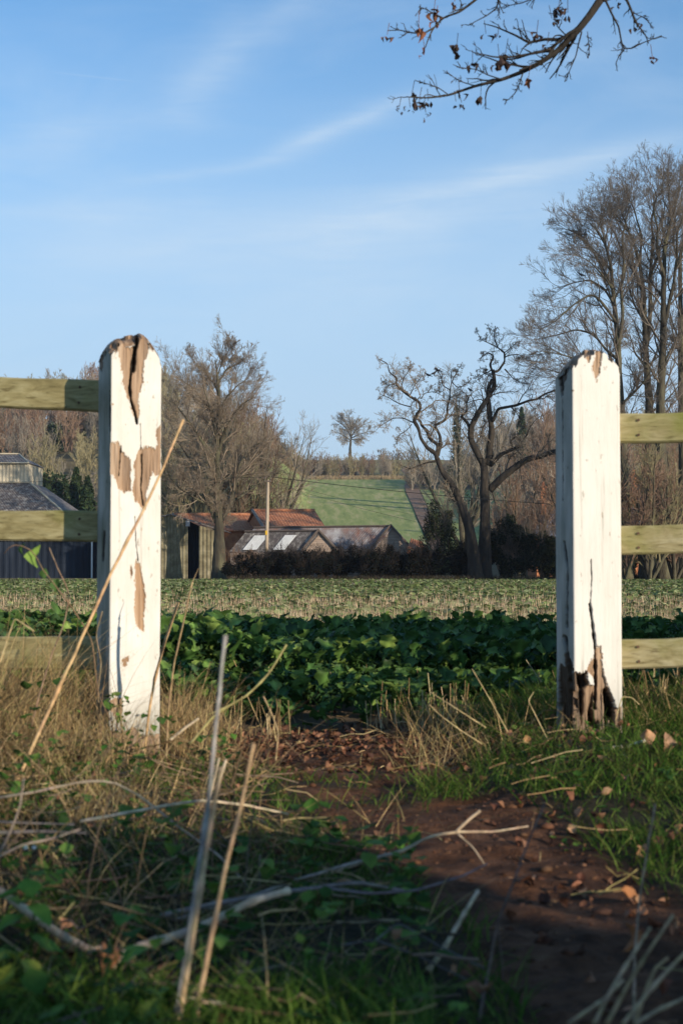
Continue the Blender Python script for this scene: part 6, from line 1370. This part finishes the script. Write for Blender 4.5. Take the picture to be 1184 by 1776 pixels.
def streak(px0, py0, px1, py1, width, amt, soft=.25, curve=0.0):
    """a cirrus band between two directions of the sky"""
    a0, e0 = (px0 - CX) / F, (HY - py0) / F; a1, e1 = (px1 - CX) / F, (HY - py1) / F
    L = math.hypot(a1 - a0, e1 - e0); c, s = (a1 - a0) / L, (e1 - e0) / L; ma, me_ = (a0 + a1) / 2, (e0 + e1) / 2
    da = M2('SUBTRACT', az, ma); de = M2('SUBTRACT', el, me_)
    u = M2('ADD', M2('MULTIPLY', da, c), M2('MULTIPLY', de, s)); v = M2('SUBTRACT', M2('MULTIPLY', de, c), M2('MULTIPLY', da, s))
    v = M2('ADD', v, M2('MULTIPLY', M2('MULTIPLY', u, u), curve)); v = M2('ADD', v, M2('MULTIPLY', M2('SUBTRACT', wob, .5), width / F * 1.6))
    g = M2('EXPONENT', M2('MULTIPLY', M2('POWER', M2('ABSOLUTE', M2('DIVIDE', v, width / F)), 1.6), -1)); h = M2('EXPONENT', M2('MULTIPLY', M2('POWER', M2('ABSOLUTE', M2('DIVIDE', u, L / 2)), 3), -1))
    return M2('MULTIPLY', M2('MULTIPLY', g, h), amt)
wob = noise(7, (1, 2, 1), 0, 4); fib = noise(9, (1, 9, 1), -.28, 7, .65, .6); fib2 = noise(5, (1, 3, 1), -.6, 6, .6, .8); soft = noise(3, (1, 4, 1), -.15, 4)
tot = None
for st in [(640, 372, 1180, 268, 20, .55, 0, 0), (200, 335, 520, 285, 11, .30, 0, -.3), (470, 280, 720, 190, 16, .60, 0, 0), (700, 185, 1184, 110, 22, .18, 0, 0), (300, 225, 430, 75, 46, .36, 0, .8), (-60, 300, 330, 215, 30, .26, 0, .0), (520, 430, 1000, 350, 55, .36, 0, 0),
           (0, 460, 700, 400, 75, .34, 0, 0), (-100, 390, 300, 375, 18, .28, 0, 0), (560, 30, 640, -120, 50, .2, 0, 0), (200, 560, 900, 480, 50, .16, 0, 0), (440, 100, 560, 0, 34, .22, 0, 0)]:
    q = streak(*st); tot = q if tot is None else M2('ADD', tot, q)
fac = M2('MULTIPLY', tot, M2('MULTIPLY_ADD', fib, 1.5, -.08)); 
gen = M2('MULTIPLY', M2('MAXIMUM', M2('SUBTRACT', fib2, .42), 0), 1.1); fac = M2('ADD', fac, M2('MULTIPLY', gen, soft))
# thin vapour trail
fac = M2('ADD', fac, M2('MULTIPLY', streak(95, 164, 235, 171, 1.3, .12), 1.0))
fac = M2('MINIMUM', M2('MAXIMUM', fac, 0), .85)
mrn = nt.nodes.new('ShaderNodeMapRange'); mrn.interpolation_type = 'SMOOTHSTEP'; nt.links.new(el, mrn.inputs[0]); mrn.inputs[1].default_value = .47; mrn.inputs[2].default_value = .06; mrn.inputs[3].default_value = 0; mrn.inputs[4].default_value = .93
hz = mrn.outputs[0]
mx0 = nt.nodes.new('ShaderNodeMix'); mx0.data_type = 'RGBA'; nt.links.new(hz, mx0.inputs[0]); 
tint = nt.nodes.new('ShaderNodeMix'); tint.data_type = 'RGBA'; tint.blend_type = 'MULTIPLY'; tint.inputs[0].default_value = 1; nt.links.new(sky.outputs[0], tint.inputs[6]); tint.inputs[7].default_value = (SKYT[0], SKYT[1], SKYT[2], 1)
nt.links.new(tint.outputs[2], mx0.inputs[6]); mx0.inputs[7].default_value = (*[c / SKYS for c in HORC], 1)
mx = nt.nodes.new('ShaderNodeMix'); mx.data_type = 'RGBA'; nt.links.new(fac, mx.inputs[0]); nt.links.new(mx0.outputs[2], mx.inputs[6]); mx.inputs[7].default_value = (*[c / SKYS for c in CLDC], 1)
nt.links.new(mx.outputs[2], bg.inputs[0]); bg.inputs[1].default_value = SKYS

ld = bpy.data.lights.new('sun', 'SUN'); ld.energy = SUNE; ld.angle = R(.55); ld.color = (1, .86, .68); lo = bpy.data.objects.new('sun', ld); COL.objects.link(lo)
from mathutils import Vector
lo.rotation_euler = Vector(tuple(-sun_dir)).to_track_quat('-Z', 'Y').to_euler()
cam = bpy.data.cameras.new('camera'); co = bpy.data.objects.new('camera', cam); COL.objects.link(co)
co.location = (0, 0, CAMZ); co.rotation_euler = (R(90) + PITCH, 0, 0)
cam.sensor_fit = 'VERTICAL'; cam.sensor_height = 36; cam.lens = 36 * F / 1776; cam.clip_end = 9000; cam.clip_start = .05
cam.dof.use_dof = True; cam.dof.focus_distance = 40; cam.dof.aperture_fstop = 8
scene.camera = co
scene.view_settings.view_transform = 'Standard'; scene.view_settings.look = 'None'; scene.view_settings.exposure = EXPO; scene.view_settings.gamma = 1
scene.cycles.max_bounces = 6; scene.cycles.diffuse_bounces = 3; scene.cycles.transmission_bounces = 3; scene.cycles.transparent_max_bounces = 4
